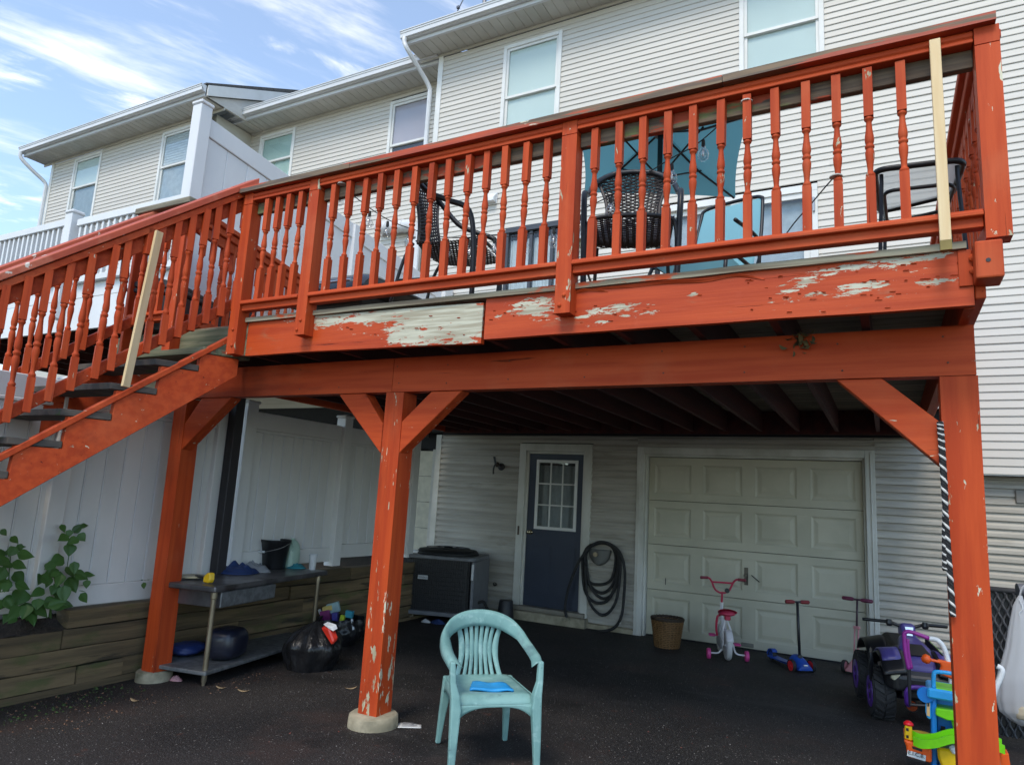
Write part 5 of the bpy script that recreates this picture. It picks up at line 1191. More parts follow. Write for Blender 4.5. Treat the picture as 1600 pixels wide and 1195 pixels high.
# wire grille: verticals and rings
tot = 0; segs = []
for i in range(len(per)-1): l = math.hypot(per[i+1][0]-per[i][0], per[i+1][1]-per[i][1]); segs.append((tot, l, per[i], per[i+1])); tot += l
def along(d):
    for s, l, a, c in segs:
        if s <= d <= s+l+1e-9: t = (d-s)/max(l,1e-9); return (a[0]+(c[0]-a[0])*t, a[1]+(c[1]-a[1])*t)
    return per[-1]
GW_ = plain('grille_wire', (.032,.032,.036), .45)
vb = MB(); nW = int(tot/.030)
for i in range(nW):
    x, y = along(i*tot/nW); vb.box(-.002,.002,-.002,.002,0,1)
    for v in vb.v[-8:]: q = A(x+v.x, y+v.y, zA0 if v.z < .5 else zA1); v.x, v.y, v.z = q
vb.build('grille_bars', GW_, AC, kind='stuff')
rb = MB()
for j in range(1, 12): rb.tube([A(x, y, zA0+(zA1-zA0)*j/12) for x, y in P], .0022, 4, closed=True)
rb.build('grille_rings', GW_, AC, kind='stuff')
MB().prism([A(*p, zA0) for p in ((wA-.03,-.006),(wA+.008,-.006),(wA+.008,dA-.02),(wA-.03,dA-.02))], (0,0,zA1-zA0)).build('service_panel', GRY, AC, bevel=.012)
MB().prism([A(*p, zA1-.22) for p in ((wA-.028,-.009),(wA+.002,-.009),(wA+.002,-.0045),(wA-.028,-.0045))], (0,0,.19)).build('label_strip', plain('pale_label', (.55,.56,.57), .5), AC)
b = MB()
for k, (r_, z_) in enumerate(((.42,.0),(.40,.05),(.30,.075),(.15,.085),(.06,.09))): b.tube([A(wA/2+r_*wA*math.cos(2*math.pi*i/30), dA/2+r_*dA*math.sin(2*math.pi*i/30), zA1+.047+z_) for i in range(30)], .006, 5, closed=True)
b.build('fan_guard', BLK, AC, kind='stuff')
MB().lathe([(.44*wA,.0),(.42*wA,.035),(.36*wA,.06),(.2*wA,.07),(.01,.072)], A(wA/2, dA/2, zA1+.046), 30).build('fan_cover', BLK, AC, smooth=True)
bc = A(wA*.30, -.003, 0); bz = at(671,904,AY-.0).z; mtx = frame(A(wA*.31, -.004, bz), ex, (0,0,1))
MB().obox(A(wA*.31, -.0, bz), ex*.066, ey*.004, (0,0,.024)).build('badge', plain('badge_silver', (.55,.56,.58), .4), AC, bevel=.002)
text_part('HEDDICS', .030, frame(A(wA*.31, -.0045, bz), ex, (0,0,1)), BLACK, AC)
for a, b_ in ((.12,.10),(wA-.12,.12),(.12,dA-.1),(wA-.12,dA-.1)):
    q = A(a, b_, 0); MB().lathe([(.055,gz(q.x,q.y)-.01),(.055,zA0-.051)], (q.x,q.y,0), 14).build('support_block', CONC, AC, smooth=40)
MB().tube(spline([A(wA+.0,.30,zA0+.10), A(wA+.07,.33,zA0+.12), A(wA+.12,.40,zA0+.02), A(wA+.16,.55,zA0-.05), Vector((-1.9,-.02,.02))], 6), .018, 8).build('refrigerant_line', RUBBER, AC, smooth=True)
# --- turquoise plastic chair
PC = [atG(694,1160), atG(786,1160), atG(832,1207), atG(706,1218)]
cc_ = sum(PC, Vector())/4; fr_ = ((PC[2]+PC[3])/2-(PC[0]+PC[1])/2); rzc = math.atan2(fr_.x, -fr_.y); xr = ((PC[2]-PC[3])+(PC[1]-PC[0])); rzx = math.atan2(xr.y, xr.x); rzc = (rzc+rzx)/2
cc_ = cc_+Vector((.0,-.01,0)); CH = thing('plastic_chair', 'sun faded turquoise plastic armchair standing on the asphalt', 'chair', cc_, None, True, rzc)
sc_ = 1.0
CHM = mat('faded_turquoise_plastic', (.215,.385,.36), (.15,.295,.28), sc=(7,7,5), rough=.5, bump=.05, bsc=(60,60,60), layers=(dict(col=(.33,.50,.48), sc=(16,16,16), th=.54, w=.16, amt=.6), dict(col=(.10,.17,.19), sc=(5,5,5), th=.56, w=.14, amt=.6), dict(col=(.05,.09,.10), sc=(40,40,40), th=.66, w=.05, amt=.5)))
zS = .425
# top band and arms
band = [(-.268,-.245,.600),(-.282,-.18,.622),(-.288,-.05,.642),(-.280,.07,.672),(-.255,.155,.720),(-.200,.222,.772),(-.11,.262,.806),(0,.275,.818)]
band = band+[(-x,y,z) for x,y,z in reversed(band[:-1])]; bs = spline(band, 6); nb = len(bs)
def bandf(u, v):
    i = min(nb-1, int(round(u*(nb-1)))); p = bs[i]; w_ = min(1, max(0, (p.z-.655)/.13)); w_ = w_*w_*(3-2*w_)
    inw = Vector((-math.copysign(.058, p.x) if abs(p.x) > .01 else 0, 0, -.004)).lerp(Vector((-p.x*.06, -.018, -.098)), w_)
    out = Vector((math.copysign(.012, p.x), 0, -.038)).lerp(Vector((p.x*.05, .028, -.03)), w_)
    s = v*3
    if s < 1: return p+out*(1-s)
    if s < 2: return p+inw*(s-1)*.5+Vector((0,-.0,.004))*(1-abs(s-1.5)*2)
    return p+inw*(.5+.5*(s-2))+(Vector((0,0,-.018))*(s-2)*(1-w_)+Vector((0,.010,0))*(s-2)*w_)
MB().grid(bandf, nb-1, 6).build('back_band', CHM, CH, smooth=True, solid=.006)
def BKs(x, t): z = .418+.325*t; return Vector((x, .225+.045*t-.03*(x/.17)**2*0+.02*math.sin(t*math.pi*.9)-.09*x*x*2, z))
def hwid(t): return .150-.042*math.sin(math.pi*min(1,max(0,t)))+.012*t
nr = 8
for k in range(nr):
    uc = -1+2*(k+.5)/nr; edge = k in (0, nr-1)
    def rf(u, v, uc=uc, edge=edge):
        t = v; gap = max(0, (abs(math.cos(math.pi*min(1,max(0,(t-.02)/.96))))-.22)/.78)**.8; hw_ = (1/nr)*(1-.36*gap); cx_ = uc
        if edge: hw_ *= 1.35; cx_ = uc+math.copysign(.5/nr, uc)
        return BKs((cx_+hw_*(2*u-1))*hwid(t)*1.04, -.03+1.06*t)
    MB().grid(rf, 2, 22).build('back_slat', CHM, CH, smooth=True, solid=.007)
def seatf(u, v):
    x = (.235-.02*v)*(2*u-1); y = -.265+.50*v; e = max(abs(2*u-1)**6, (1-v)**10 if v < .5 else 0); z = zS-.018*math.sin(v*math.pi)*(1-(2*u-1)**2)-.012*e
    if v < .12: z -= .05*((.12-v)/.12)**1.6; y += .012*((.12-v)/.12)
    return Vector((x, y, z))
MB().grid(seatf, 16, 20).build('seat', CHM, CH, smooth=True, solid=.008)
for s in (-1, 1):
    MB().grid(lambda u, v, s=s: Vector((s*(.236-.02*u+.004*v), -.255+.49*u, zS-.006-(.055+.05*abs(2*u-1)**3)*v)), 14, 3).build('seat_apron', CHM, CH, smooth=True, solid=.006)
    def legp(pts, name):
        b = MB(); n0 = 0
        for (x, y, z, wx, wy) in pts: b.v += [Vector((s*(x-wx), y-wy, z)), Vector((s*(x+wx), y-wy, z)), Vector((s*(x+wx), y+wy, z)), Vector((s*(x-wx), y+wy, z))]
        m = len(pts)
        for i in range(m-1):
            for k in range(4):
                q = (i*4+k, i*4+(k+1) % 4, (i+1)*4+(k+1) % 4, (i+1)*4+k); b.f.append(q if s < 0 else q[::-1])
        b.f.append((0,1,2,3) if s > 0 else (3,2,1,0)); b.f.append(tuple(range(m*4-4, m*4)) if s < 0 else tuple(reversed(range(m*4-4, m*4))))
        b.build(name, CHM, CH, bevel=.009, seg=2)
    legp([(.268,-.238,.612,.016,.020),(.262,-.250,.50,.018,.022),(.246,-.258,.43,.026,.028),(.240,-.268,.36,.030,.028),(.246,-.285,.20,.024,.022),(.252,-.300,0,.017,.016)], 'front_leg')
    legp([(.198,.220,.42,.030,.026),(.200,.232,.34,.030,.026),(.212,.268,.18,.022,.020),(.222,.300,0,.016,.015)], 'rear_leg')
b = MB().grid(lambda u, v: Vector((.232*(2*u-1), -.262-.008*(1-(2*u-1)**2), zS-.045-v*(.012+.075*abs(2*u-1)**3.2))), 24, 3); b.build('front_apron', CHM, CH, smooth=True, solid=.006)
CH.scale = (.94,.94,.95); mw = Matrix.Translation(cc_) @ Matrix.Rotation(rzc, 4, 'Z') @ Matrix.Diagonal((.94,.94,.95,1))
GLV = plain('bright_blue_glove', (.02,.30,.68), .45); gl0 = mw @ Vector((.0,-.05,zS-.012))
b = MB()
def gf(u, v):
    x = .13*(2*u-1)*(1-.25*v)+.02*v; y = .085*(2*v-1)-.05*(2*u-1)*.4; z = .012+.012*abs(mnoise.noise(Vector((u*3,v*3,2))))+.004*math.sin(u*9)
    return mw @ Vector((x+.0, y-.06, zS-.012+z))
b.grid(gf, 18, 10); tag(b.build('rubber_glove', GLV, smooth=True, solid=.012), 'bright blue folded glove on the seat of the plastic chair', 'glove')
# --- hose on its hanger
HS = thing('garden_hose', 'black garden hose looped over its hanger between the doors', 'hose', at(938,880,-.05)); hy = -.055
def H(u, v, dy=0): p = at(u, v, hy+dy); return p
loops = [[(915,872),(918,905),(935,913),(955,905),(962,872),(955,853),(938,848),(920,856),(915,872)],
 [(912,868),(916,905),(938,926),(958,912),(966,872),(956,852),(938,847),(918,855),(912,868)],
 [(916,874),(922,915),(943,935),(962,918),(968,875),(958,853),(938,848),(918,858),(916,874)],
 [(910,872),(913,920),(930,941),(952,935),(964,900),(967,870),(954,851),(936,847),(917,857),(910,872)],
 [(914,880),(919,935),(941,961),(962,940),(969,890),(966,862),(950,849),(930,850),(915,862),(914,880)],
 [(920,856),(903,880),(888,920),(883,950),(888,970),(899,981),(925,986),(955,983),(970,965),(975,930),(976,890),(968,862),(952,850),(935,847),(920,856)]]
for k, lp in enumerate(loops): MB().tube(spline([H(u, v, -.016*k) for u, v in lp], 5), .0185, 8).build('hose_loop', RUBBER, HS, smooth=True)
q = H(969,966,-.07); MB().tube([q+Vector((0,0,.05)), q+Vector((0,0,-.06))], [.012,.018], 8).build('nozzle', plain('steel_nozzle', (.4,.4,.4), .3, .8), HS)
q = H(938,868,.035); b = MB().grid(lambda u, v: q+Vector((.155*math.sin((u-.5)*2.9)*math.sqrt(max(.02,1-v*v)), -.10*math.cos((u-.5)*2.2)+.02, .085-.20*v)), 12, 8); b.build('hanger', plain('grey_hanger', (.13,.13,.12), .5), HS, smooth=True, solid=.008)
MB().lathe([(.022,0),(.022,.05),(.03,.06),(.03,.07)], q+Vector((-.02,-.06,.02)), 10, Matrix.Rotation(R(90), 4, 'X')).build('tap', plain('tap_brass', (.40,.33,.22), .35, .8), HS)
# --- broken wall lamp left of the door
q = at(781,728,-.02); WLB = thing('wall_lamp', 'broken black wall lamp left of the blue door', 'lamp', q); MB().lathe([(.055,0),(.05,.02),(.02,.03)], q+Vector((.03,0,-.01)), 14, Matrix.Rotation(R(90), 4, 'X')).build('backplate', BLACK, WLB)
MB().tube(spline([q+Vector((.02,-.02,0)), q+Vector((-.01,-.10,.02)), q+Vector((-.03,-.12,-.04)), q+Vector((-.03,-.12,-.12))], 5), .012, 7).build('arm', BLACK, WLB, smooth=True); MB().lathe([(.01,.05),(.028,.03),(.03,.0),(.02,-.02)], q+Vector((.01,-.09,.0)), 12).build('socket', plain('dark_bronze', (.05,.035,.03), .4, .5), WLB, smooth=True)
MB().prism([q+Vector(v) for v in ((-.10,-.02,.13),(-.07,-.02,.13),(-.03,-.04,.02),(-.05,-.04,.0))], (0,-.012,0)).build('bent_bracket', BLACK, WLB)
# --- upturned bucket by the door
q = atG(789,969); h = at(789,937,q.y).z-q.z; rb_ = 13.5*PXM(q)
UB = thing('bucket', 'black bucket upside down beside the door step', 'bucket', q); MB().lathe([(rb_*1.05,0),(rb_*1.05,.02),(rb_,.025),(rb_*.80,h-.01),(rb_*.76,h),(0.01,h)], q, 22).build('shell', plain('bucket_dark', (.018,.018,.022), .5), UB, smooth=35)
MB().tube(spline([q+Vector((rb_*.9,-.07,.01)), q+Vector((rb_*1.0,-.12,.006)), q+Vector((rb_*1.5,-.06,.012))], 5), .004, 5).build('wire_handle', WHITE, UB)
# --- wicker basket
q = atG(1042,1011); h = at(1042,963,q.y+.05).z-q.z; rt_ = 24*PXM(q)
BS = thing('wicker_basket', 'brown wicker waste basket in front of the garage door', 'basket', q); BW = plain('honey_wicker', (.24,.125,.045), .55, layers=(dict(col=(.12,.06,.02), sc=(20,20,20), th=.52, w=.1, amt=.7),)); BD = plain('dark_wicker_rim', (.05,.032,.02), .6)
b = MB(); nr_ = 15
for j in range(nr_):
    t = (j+.5)/nr_; r0 = rt_*(.74+.26*t)*.98
    b.tube([q+Vector(((r0+.010*math.cos(math.pi*i+math.pi*j))*math.cos(2*math.pi*i/44), (r0+.010*math.cos(math.pi*i+math.pi*j))*math.sin(2*math.pi*i/44), .006+t*(h-.03))) for i in range(44)], .0080, 5, closed=True)
b.build('weave', BW, BS, smooth=True, kind='stuff')
for i in range(22): a = 2*math.pi*(i+.25)/22; MB().tube([q+Vector((rt_*.73*math.cos(a), rt_*.73*math.sin(a), 0)), q+Vector((rt_*.985*math.cos(a), rt_*.985*math.sin(a), h-.02))], .005, 5).build('stake', BW, BS)
b = MB()
for s in range(3): b.tube([q+Vector(((rt_*1.02+.008*math.cos(i*.9+s*2.1))*math.cos(2*math.pi*i/60), (rt_*1.02+.008*math.cos(i*.9+s*2.1))*math.sin(2*math.pi*i/60), h-.012+.012*math.sin(i*.9+s*2.1))) for i in range(60)], .008, 5, closed=True)
b.build('braided_rim', BD, BS, smooth=True, kind='stuff'); MB().lathe([(rt_*.62,.004),(rt_*.64,.008),(rt_*.88,h-.03)], q, 24, cap=False).build('lining', plain('basket_inside', (.05,.032,.016), .8), BS, smooth=True)
# --- child's bicycle, seen from behind
WHITEP = plain('white_bike_paint', (.74,.71,.71), .35); PINKR = plain('crimson_bike_paint', (.52,.035,.085), .35); PINK = plain('hot_pink_plastic', (.62,.06,.25), .45); TYRE = plain('grey_white_tyre', (.56,.55,.53), .8)
r0 = atG(1137,1031); f0 = atG(1120,1012); hd = Vector((f0.x-r0.x, f0.y-r0.y, 0)); wb_ = .47; hd = hd.normalized(); hang = math.atan2(hd.y, hd.x)
BI = thing('bicycle', 'small white and red child bicycle with pink training wheels', 'bicycle', (r0.x, r0.y, r0.z), None, True, hang)
def wheel(par, c, r, w_, tm, rm, n=26, name='wheel'):
    mt_ = Matrix.Rotation(R(90), 4, 'X'); o = MB().lathe([(r*.80,-w_*.42),(r*.93,-w_*.5),(r,-w_*.22),(r,w_*.22),(r*.93,w_*.5),(r*.80,w_*.42)], c, n, mt_, cap=False).build(name, tm, par, smooth=40)
    MB().lathe([(r*.82,-w_*.36),(r*.70,-w_*.2),(r*.2,-w_*.30),(r*.1,-w_*.55),(r*.1,w_*.55),(r*.2,w_*.30),(r*.70,w_*.2),(r*.82,w_*.36)], c, n, mt_).build('rim', rm, o, smooth=30); return o
rw = .145
wheel(BI, (0,0,rw), rw, .05, TYRE, WHITEP); wheel(BI, (wb_,0,rw), rw, .045, TYRE, WHITEP)
def tb(name, pts, r, m, n=8): return MB().tube(pts, r, n).build(name, m, BI, smooth=40)
for s in (-1, 1):
    tb('stay', [(0,s*.045,rw),(.06,s*.04,.30),(.14,0,.42)], .010, WHITEP); tb('chain_stay', [(0,s*.045,rw),(.20,s*.02,.17)], .010, WHITEP); tb('fork', [(wb_,s*.04,rw),(wb_-.03,s*.035,.30),(wb_-.05,0,.36)], .011, WHITEP)
    tb('training_arm', spline([(0,s*.055,rw+.02),(0,s*.075,.09),(0,s*.11,.065),(0,s*.165,.062),(0,s*.17,.055)], 5), .009, WHITEP); wheel(BI, (0,s*.195,.055), .055, .035, PINK, PINK, 18, 'training_wheel')
    sgn = s; tb('crank', [(.20,s*.05,.17),(.20+.07*s,s*.075,.17+.03*s)], .008, WHITEP); MB().box(.20+.07*s-.04, .20+.07*s+.04, s*.085, s*.155, .16+.03*s, .185+.03*s).build('pedal', PINK, BI, bevel=.008)
tb('down_tube', [(.20,0,.17),(wb_-.07,0,.42)], .016, WHITEP); tb('seat_tube', [(.20,0,.17),(.14,0,.42)], .014, WHITEP); tb('head_tube', [(wb_-.05,0,.36),(wb_-.09,0,.54)], .019, WHITEP); tb('stem', [(wb_-.09,0,.54),(wb_-.11,0,.645)], .012, PINKR)
tb('handlebar', spline([(wb_-.17,.235,.80),(wb_-.14,.16,.80),(wb_-.12,.12,.765),(wb_-.11,.08,.68),(wb_-.11,.03,.645),(wb_-.11,0,.645),(wb_-.11,-.03,.645),(wb_-.11,-.08,.68),(wb_-.12,-.12,.765),(wb_-.14,-.16,.80),(wb_-.17,-.235,.80)], 5), .011, PINKR)
tb('crossbar', [(wb_-.118,.118,.755),(wb_-.118,-.118,.755)], .010, PINKR)
for s in (-1, 1): tb('grip', [(wb_-.145,s*.165,.80),(wb_-.175,s*.245,.80)], .016, plain('dark_red_grip', (.22,.03,.05), .6))
MB().lathe([(.026,-.014),(.026,.012),(.010,.02)], (wb_-.13,-.05,.672), 12, Matrix.Rotation(R(90), 4, 'Y')).build('bell', BLACK, BI, smooth=40)
def sad(u, v): a = 2*math.pi*u; t = v; x = .02+.20*t; hw_ = .085*(1-t)**.6*(1 if t < .98 else .5)+.018; return Vector((x, hw_*math.cos(a), .465+.03*math.sin(a)+.02*(t < .15)))
MB().grid(sad, 16, 10, True).build('saddle', PINKR, BI, smooth=True); b = MB().lathe([(.02,.44),(.075,.455),(.085,.47),(.06,.49),(.01,.495)], (.035,0,0), 16); b.build('saddle_rear', PINKR, BI, smooth=True); MB().box(-.005,.06,-.03,.03,.40,.452).build('saddle_base', PINKR, BI, bevel=.01)
MB().grid(lambda u, v: Vector((rw*1.12*math.cos(R(60+95*u)), .036*(2*v-1), rw+rw*1.12*math.sin(R(60+95*u))-.008*(2*v-1)**2)), 12, 4).build('mudguard', WHITEP, BI, smooth=True, solid=.003)
b = MB(); b.prism([(-.05,.062,.14),(.02,.062,.20),(.20,.062,.24),(.26,.062,.19),(.24,.062,.12),(.0,.062,.10)], (0,.014,0)); b.build('chain_guard', plain('grey_guard', (.30,.31,.31), .5), BI, bevel=.012); tb('brake_cable', spline([(.12,.05,.44),(.10,.09,.42),(.12,.10,.32),(.16,.085,.22)], 5), .013, PINKR)
# --- scooters
def scooter(name, label, front, rear, height, cb, cw, ch, cg, cs, gw, pole_r=.014, arm=.17, twin=False):
    d = Vector((front.x-rear.x, front.y-rear.y, 0)); L = d.length; S_ = thing(name, label, 'scooter', (rear.x, rear.y, (rear.z+front.z)/2), 'kick scooters by the garage door', True, math.atan2(d.y, d.x))
    r1 = .062
    for s in (-1, 1): wheel(S_, (L, s*gw, r1), r1, .036, RUBBER, cw, 20)
    wheel(S_, (0, 0, .05), .05, .045, RUBBER, ch, 18)
    b = MB(); P = [(-.02,.05),(.12,.045),(L-.16,.05),(L-.08,.075),(L-.08,.055),(L-.16,.03),(.10,.028),(-.02,.03)]
    b.prism([(x,-.055,z) for x, z in P], (0,.11,0)); b.build('deck', cb, S_, bevel=.01, seg=2)
    def nose(u, v):
        a = math.pi*u; w_ = gw-.022; x = L-.10+.17*v; return Vector((x, -w_*math.cos(a)*(1-.12*v), .030+(.125-.085*v*v)*math.sin(a)**.75))
    b = MB().grid(nose, 16, 8); m0 = 17*8; b.f.append(tuple(m0+i for i in range(17))); b.f.append(tuple(reversed(range(17)))); b.build('nose', cb, S_, smooth=50)
    MB().grid(lambda u, v: Vector((.062*math.cos(R(35+150*u)), .03*(2*v-1), .05+.066*math.sin(R(35+150*u)))), 10, 3).build('rear_guard', ch, S_, smooth=True, solid=.004)
    xb = L-.03; 
    if twin:
        for s in (-1, 1): MB().tube([(xb,s*.018,.14),(xb-.045,s*.018,height*.62)], .008, 8).build('lower_tube', cb, S_, smooth=True)
        MB().box(xb-.065, xb-.03, -.03, .03, height*.60, height*.64).build('clamp', cb, S_, bevel=.004); MB().tube([(xb-.045,0,height*.6),(xb-.08,0,height-.01)], .011, 8).build('pole', cs, S_, smooth=True)
        top = (xb-.08, height)
    else: MB().tube([(xb,0,.12),(xb-.03,0,height)], pole_r, 10).build('pole', cs, S_, smooth=True); top = (xb-.03, height); MB().lathe([(.024,0),(.018,.03)], (xb,0,.13), 12).build('collar', cs, S_)
    MB().tube([(top[0],-arm,top[1]),(top[0],arm,top[1])], .010, 8).build('handlebar', cs, S_)
    for s in (-1, 1): MB().tube([(top[0],s*.035,top[1]),(top[0],s*.05,top[1]),(top[0],s*(arm-.01),top[1]),(top[0],s*arm,top[1])], [.014,.020,.020,.013], 10).build('grip', cg, S_, smooth=40)
    return S_, L
BLUE = plain('bright_blue_plastic', (.012,.07,.38), .35); REDP = plain('red_plastic_hub', (.60,.02,.025), .4); MAR = plain('maroon_grip', (.22,.015,.02), .5); PPINK = plain('pale_pink_plastic', (.60,.25,.27), .45); PLUM = plain('plum_grip', (.16,.03,.07), .5)
fs = (atG(1237,1050)+atG(1268,1048))/2; rs = atG(1207,1031); sA, lA = scooter('kick_scooter', 'blue kick scooter with red wheels and black pole', fs, rs, at(1245,940,fs.y).z-fs.z, BLUE, REDP, BLUE, MAR, BLACK, .11, arm=.135)
MB().obox((lA+.073,0,.080), (0,.022,0), (.002,0,.0006), (-.002,0,.006)).build('white_badge', WHITE, sA)
fs2 = atG(1327,1054); fwd_ = Vector((-.30,-.95,0)).normalized(); scooter('kick_scooter', 'pink kick scooter with plum handlebar next to the ride-on quad', fs2+Vector((.05,.06,0)), fs2-fwd_*.42+Vector((.05,.06,0)), at(1338,938,fs2.y+.05).z-fs2.z, PPINK, PPINK, PPINK, PLUM, plain('dark_pole', (.07,.04,.05), .5), .10, arm=.15, twin=True)
# --- ride-on quad, facing the camera
qf = atG(1377,1121); qr = atG(1349,1087); qd = Vector((qf.x-qr.x, qf.y-qr.y, 0)).normalized(); qang = math.atan2(qd.y, qd.x); rqw = .19; wbq = .62; hw2 = .25
org = Vector((qf.x, qf.y, qf.z))-qd*(wbq/2)+Vector((-qd.y, qd.x, 0))*hw2
QD = thing('ride_on_quad', 'black and purple ride-on toy quad with chunky wheels', 'toy quad', org, None, True, qang)
PURP = plain('violet_plastic', (.085,.068,.25), .3); PURP2 = plain('deep_purple_plastic', (.11,.03,.30), .35); QB = plain('quad_black', (.012,.012,.014), .35); TRD = plain('chunky_tyre', (.022,.022,.024), .7)
def qwheel(c, w_):
    mt_ = Matrix.Rotation(R(90), 4, 'X'); o = MB().lathe([(rqw*.6,-w_*.5),(rqw*.88,-w_*.52),(rqw*.95,-w_*.42),(rqw*.95,w_*.42),(rqw*.88,w_*.52),(rqw*.6,w_*.5)], c, 32, mt_).build('wheel', TRD, QD, smooth=35)
    b = MB(); c = Vector(c)
    for i in range(18):
        a = 2*math.pi*i/18
        for s in (-1, 1):
            a2 = a+(.09 if s > 0 else 0); rad = Vector((math.cos(a2), 0, math.sin(a2))); tan = Vector((-math.sin(a2), 0, math.cos(a2)))
            b.obox(c+rad*rqw*.965+Vector((0, s*w_*.25, 0))+tan*.006*s, (tan*.5+Vector((0,s*.5,0))).normalized()*.0+tan*.016, Vector((0,w_*.21,0))+tan*.020*s, rad*.011)
    b.build('tread_lugs', TRD, o, kind='stuff')
    for s in (-1, 1): MB().lathe([(rqw*.62,-.004),(rqw*.60,.004),(rqw*.35,.006),(rqw*.30,-.01),(rqw*.15,-.005),(.01,.006)], c+Vector((0,s*w_*.505,0)), 20, Matrix.Rotation(R(90 if s < 0 else -90), 4, 'X')).build('hub_cap', PURP2, o, smooth=30)
for sx in (-1, 1):
    for sy in (-1, 1): qwheel((sx*wbq/2, sy*(hw2+.0), rqw), .15)
def loft(secs, name, m, par, bev=.012):     # sections: list of lists of (x,y,z)
    b = MB(); n = len(secs[0])
    for s in secs: b.v += [Vector(p) for p in s]
    for i in range(len(secs)-1):
        for k in range(n): b.f.append((i*n+k, i*n+(k+1) % n, (i+1)*n+(k+1) % n, (i+1)*n+k))
    b.f.append(tuple(reversed(range(n)))); b.f.append(tuple(range((len(secs)-1)*n, len(secs)*n)))
    o = b.build(name, m, par, bevel=bev, seg=2); bm = bmesh.new(); bm.from_mesh(o.data); bmesh.ops.recalc_face_normals(bm, faces=bm.faces); bm.to_mesh(o.data); bm.free(); return o
def sec(x, hw_, z0, z1, ch=.03): return [(x,-hw_,z0),(x,hw_,z0),(x,hw_,z1-ch),(x,hw_-ch,z1),(x,-hw_+ch,z1),(x,-hw_,z1-ch)]
loft([sec(-.46,.13,.20,.38), sec(-.2,.14,.15,.36), sec(.15,.14,.15,.40), sec(.36,.15,.17,.46), sec(.46,.13,.20,.42)], 'chassis', QB, QD)
loft([sec(-.42,.11,.37,.52), sec(-.30,.12,.36,.56), sec(-.05,.11,.36,.50), sec(.05,.09,.38,.50)], 'seat', QB, QD, .02)
loft([sec(.02,.06,.42,.60), sec(.14,.075,.40,.615), sec(.30,.12,.40,.56), sec(.42,.13,.40,.50), sec(.52,.10,.37,.44)], 'hood', PURP, QD, .02)
loft([sec(.20,.17,.30,.46,.04), sec(.36,.25,.29,.47,.05), sec(.50,.25,.27,.43,.05), sec(.56,.19,.26,.37,.04)], 'front_body', QB, QD, .02)
for s in (-1, 1):
    for cxq, m in ((wbq/2, QB), (-wbq/2, QB)):
        def fen(u, v, cxq=cxq, s=s): a = R(10+160*u); a = R(35+110*u); rad = rqw*1.30*(1+.12*math.sin(a)); return Vector((cxq+rad*math.cos(a)*1.2, s*(.10+.17*v), rqw+.03+rad*math.sin(a)*(1.0-.05*v)+.03*(1-v)))
        MB().grid(fen, 14, 5).build('fender', m, QD, smooth=True, solid=.014)
    MB().grid(lambda u, v, s=s: Vector((wbq/2-.15+.32*u, s*(.13+.13*v), rqw+.325-.06*(2*u-1)**2+.02-.02*v)), 8, 3).build('fender_panel', PURP, QD, smooth=True, solid=.012)
    MB().prism([(.47,s*.13,.43),(.54,s*.14,.40),(.53,s*.235,.40),(.45,s*.245,.43)], (.008,0,-.07)).build('lamp_housing', QB, QD, bevel=.012)
    MB().lathe([(.034,0),(.036,.01),(.028,.018),(.004,.02)], (.535,s*.185,.365), 16, Matrix.Rotation(R(90), 4, 'Y')).build('headlight', plain('cream_lens', (.66,.60,.42), .25), QD, smooth=40)
    MB().tube(spline([(.08,s*.03,.66),(.07,s*.10,.685),(.04,s*.16,.69),(-.01,s*.31,.685)], 5), .013, 8).build('handlebar', QB, QD, smooth=True)
    MB().lathe([(.02,0),(.026,.02),(.02,.05)], (.09,s*.13,.665), 10).build('control_pod', QB, QD)
    MB().prism([(.30,s*.30,.52),(.44,s*.33,.50),(.46,s*.33,.44),(.44,s*.33,.30),(.42,s*.33,.28),(.41,s*.31,.42)], (0,s*.018,0)).build('side_guard', QB, QD, bevel=.01)
    MB().tube(spline([(.575,s*.02,.31),(.58,s*.09,.305),(.58,s*.125,.27),(.55,s*.12,.19),(.50,s*.10,.16)], 4), .016, 8).build('bumper_bar', PURP2, QD, smooth=True)
MB().tube([(.575,-.03,.31),(.575,.03,.31)], .016, 8).build('bumper_bar', PURP2, QD)
b = loft([sec(.04,.06,.60,.69,.02), sec(.11,.055,.60,.70,.02), sec(.15,.05,.58,.65,.02)], 'dash_pod', PURP, QD, .015)
MB().prism([(.152,-.03,.675),(.152,.03,.675),(.165,.02,.61),(.165,-.02,.61)], (.004,0,.002)).build('chrome_emblem', plain('chrome', (.6,.6,.62), .2, .9), QD)
MB().prism([(.30,-.05,.566),(.43,-.09,.506),(.43,.09,.506),(.30,.05,.566)], (.006,0,.006)).build('black_chevron', QB, QD)
MB().prism([(.10,.12,.60),(.40,.16,.53),(.40,.16,.48),(.10,.12,.55)], (0,.012,.0)).build('name_strip', QB, QD, bevel=.002)
text_part('POWERTRAX', .046, frame((.25,.158,.545), (.30,.04,-.07), (0,0,1)), plain('neon_green', (.35,.85,.03), .5), QD)
for (y, z, c) in ((-.02,.27,(.7,.35,.1)),): MB().prism([(.47,y-.05,z),(.47,y+.05,z-.01),(.47,y+.03,z+.02),(.47,y-.03,z+.02)], (.004,0,0)).build('amber_strip', plain('amber', c, .4), QD)
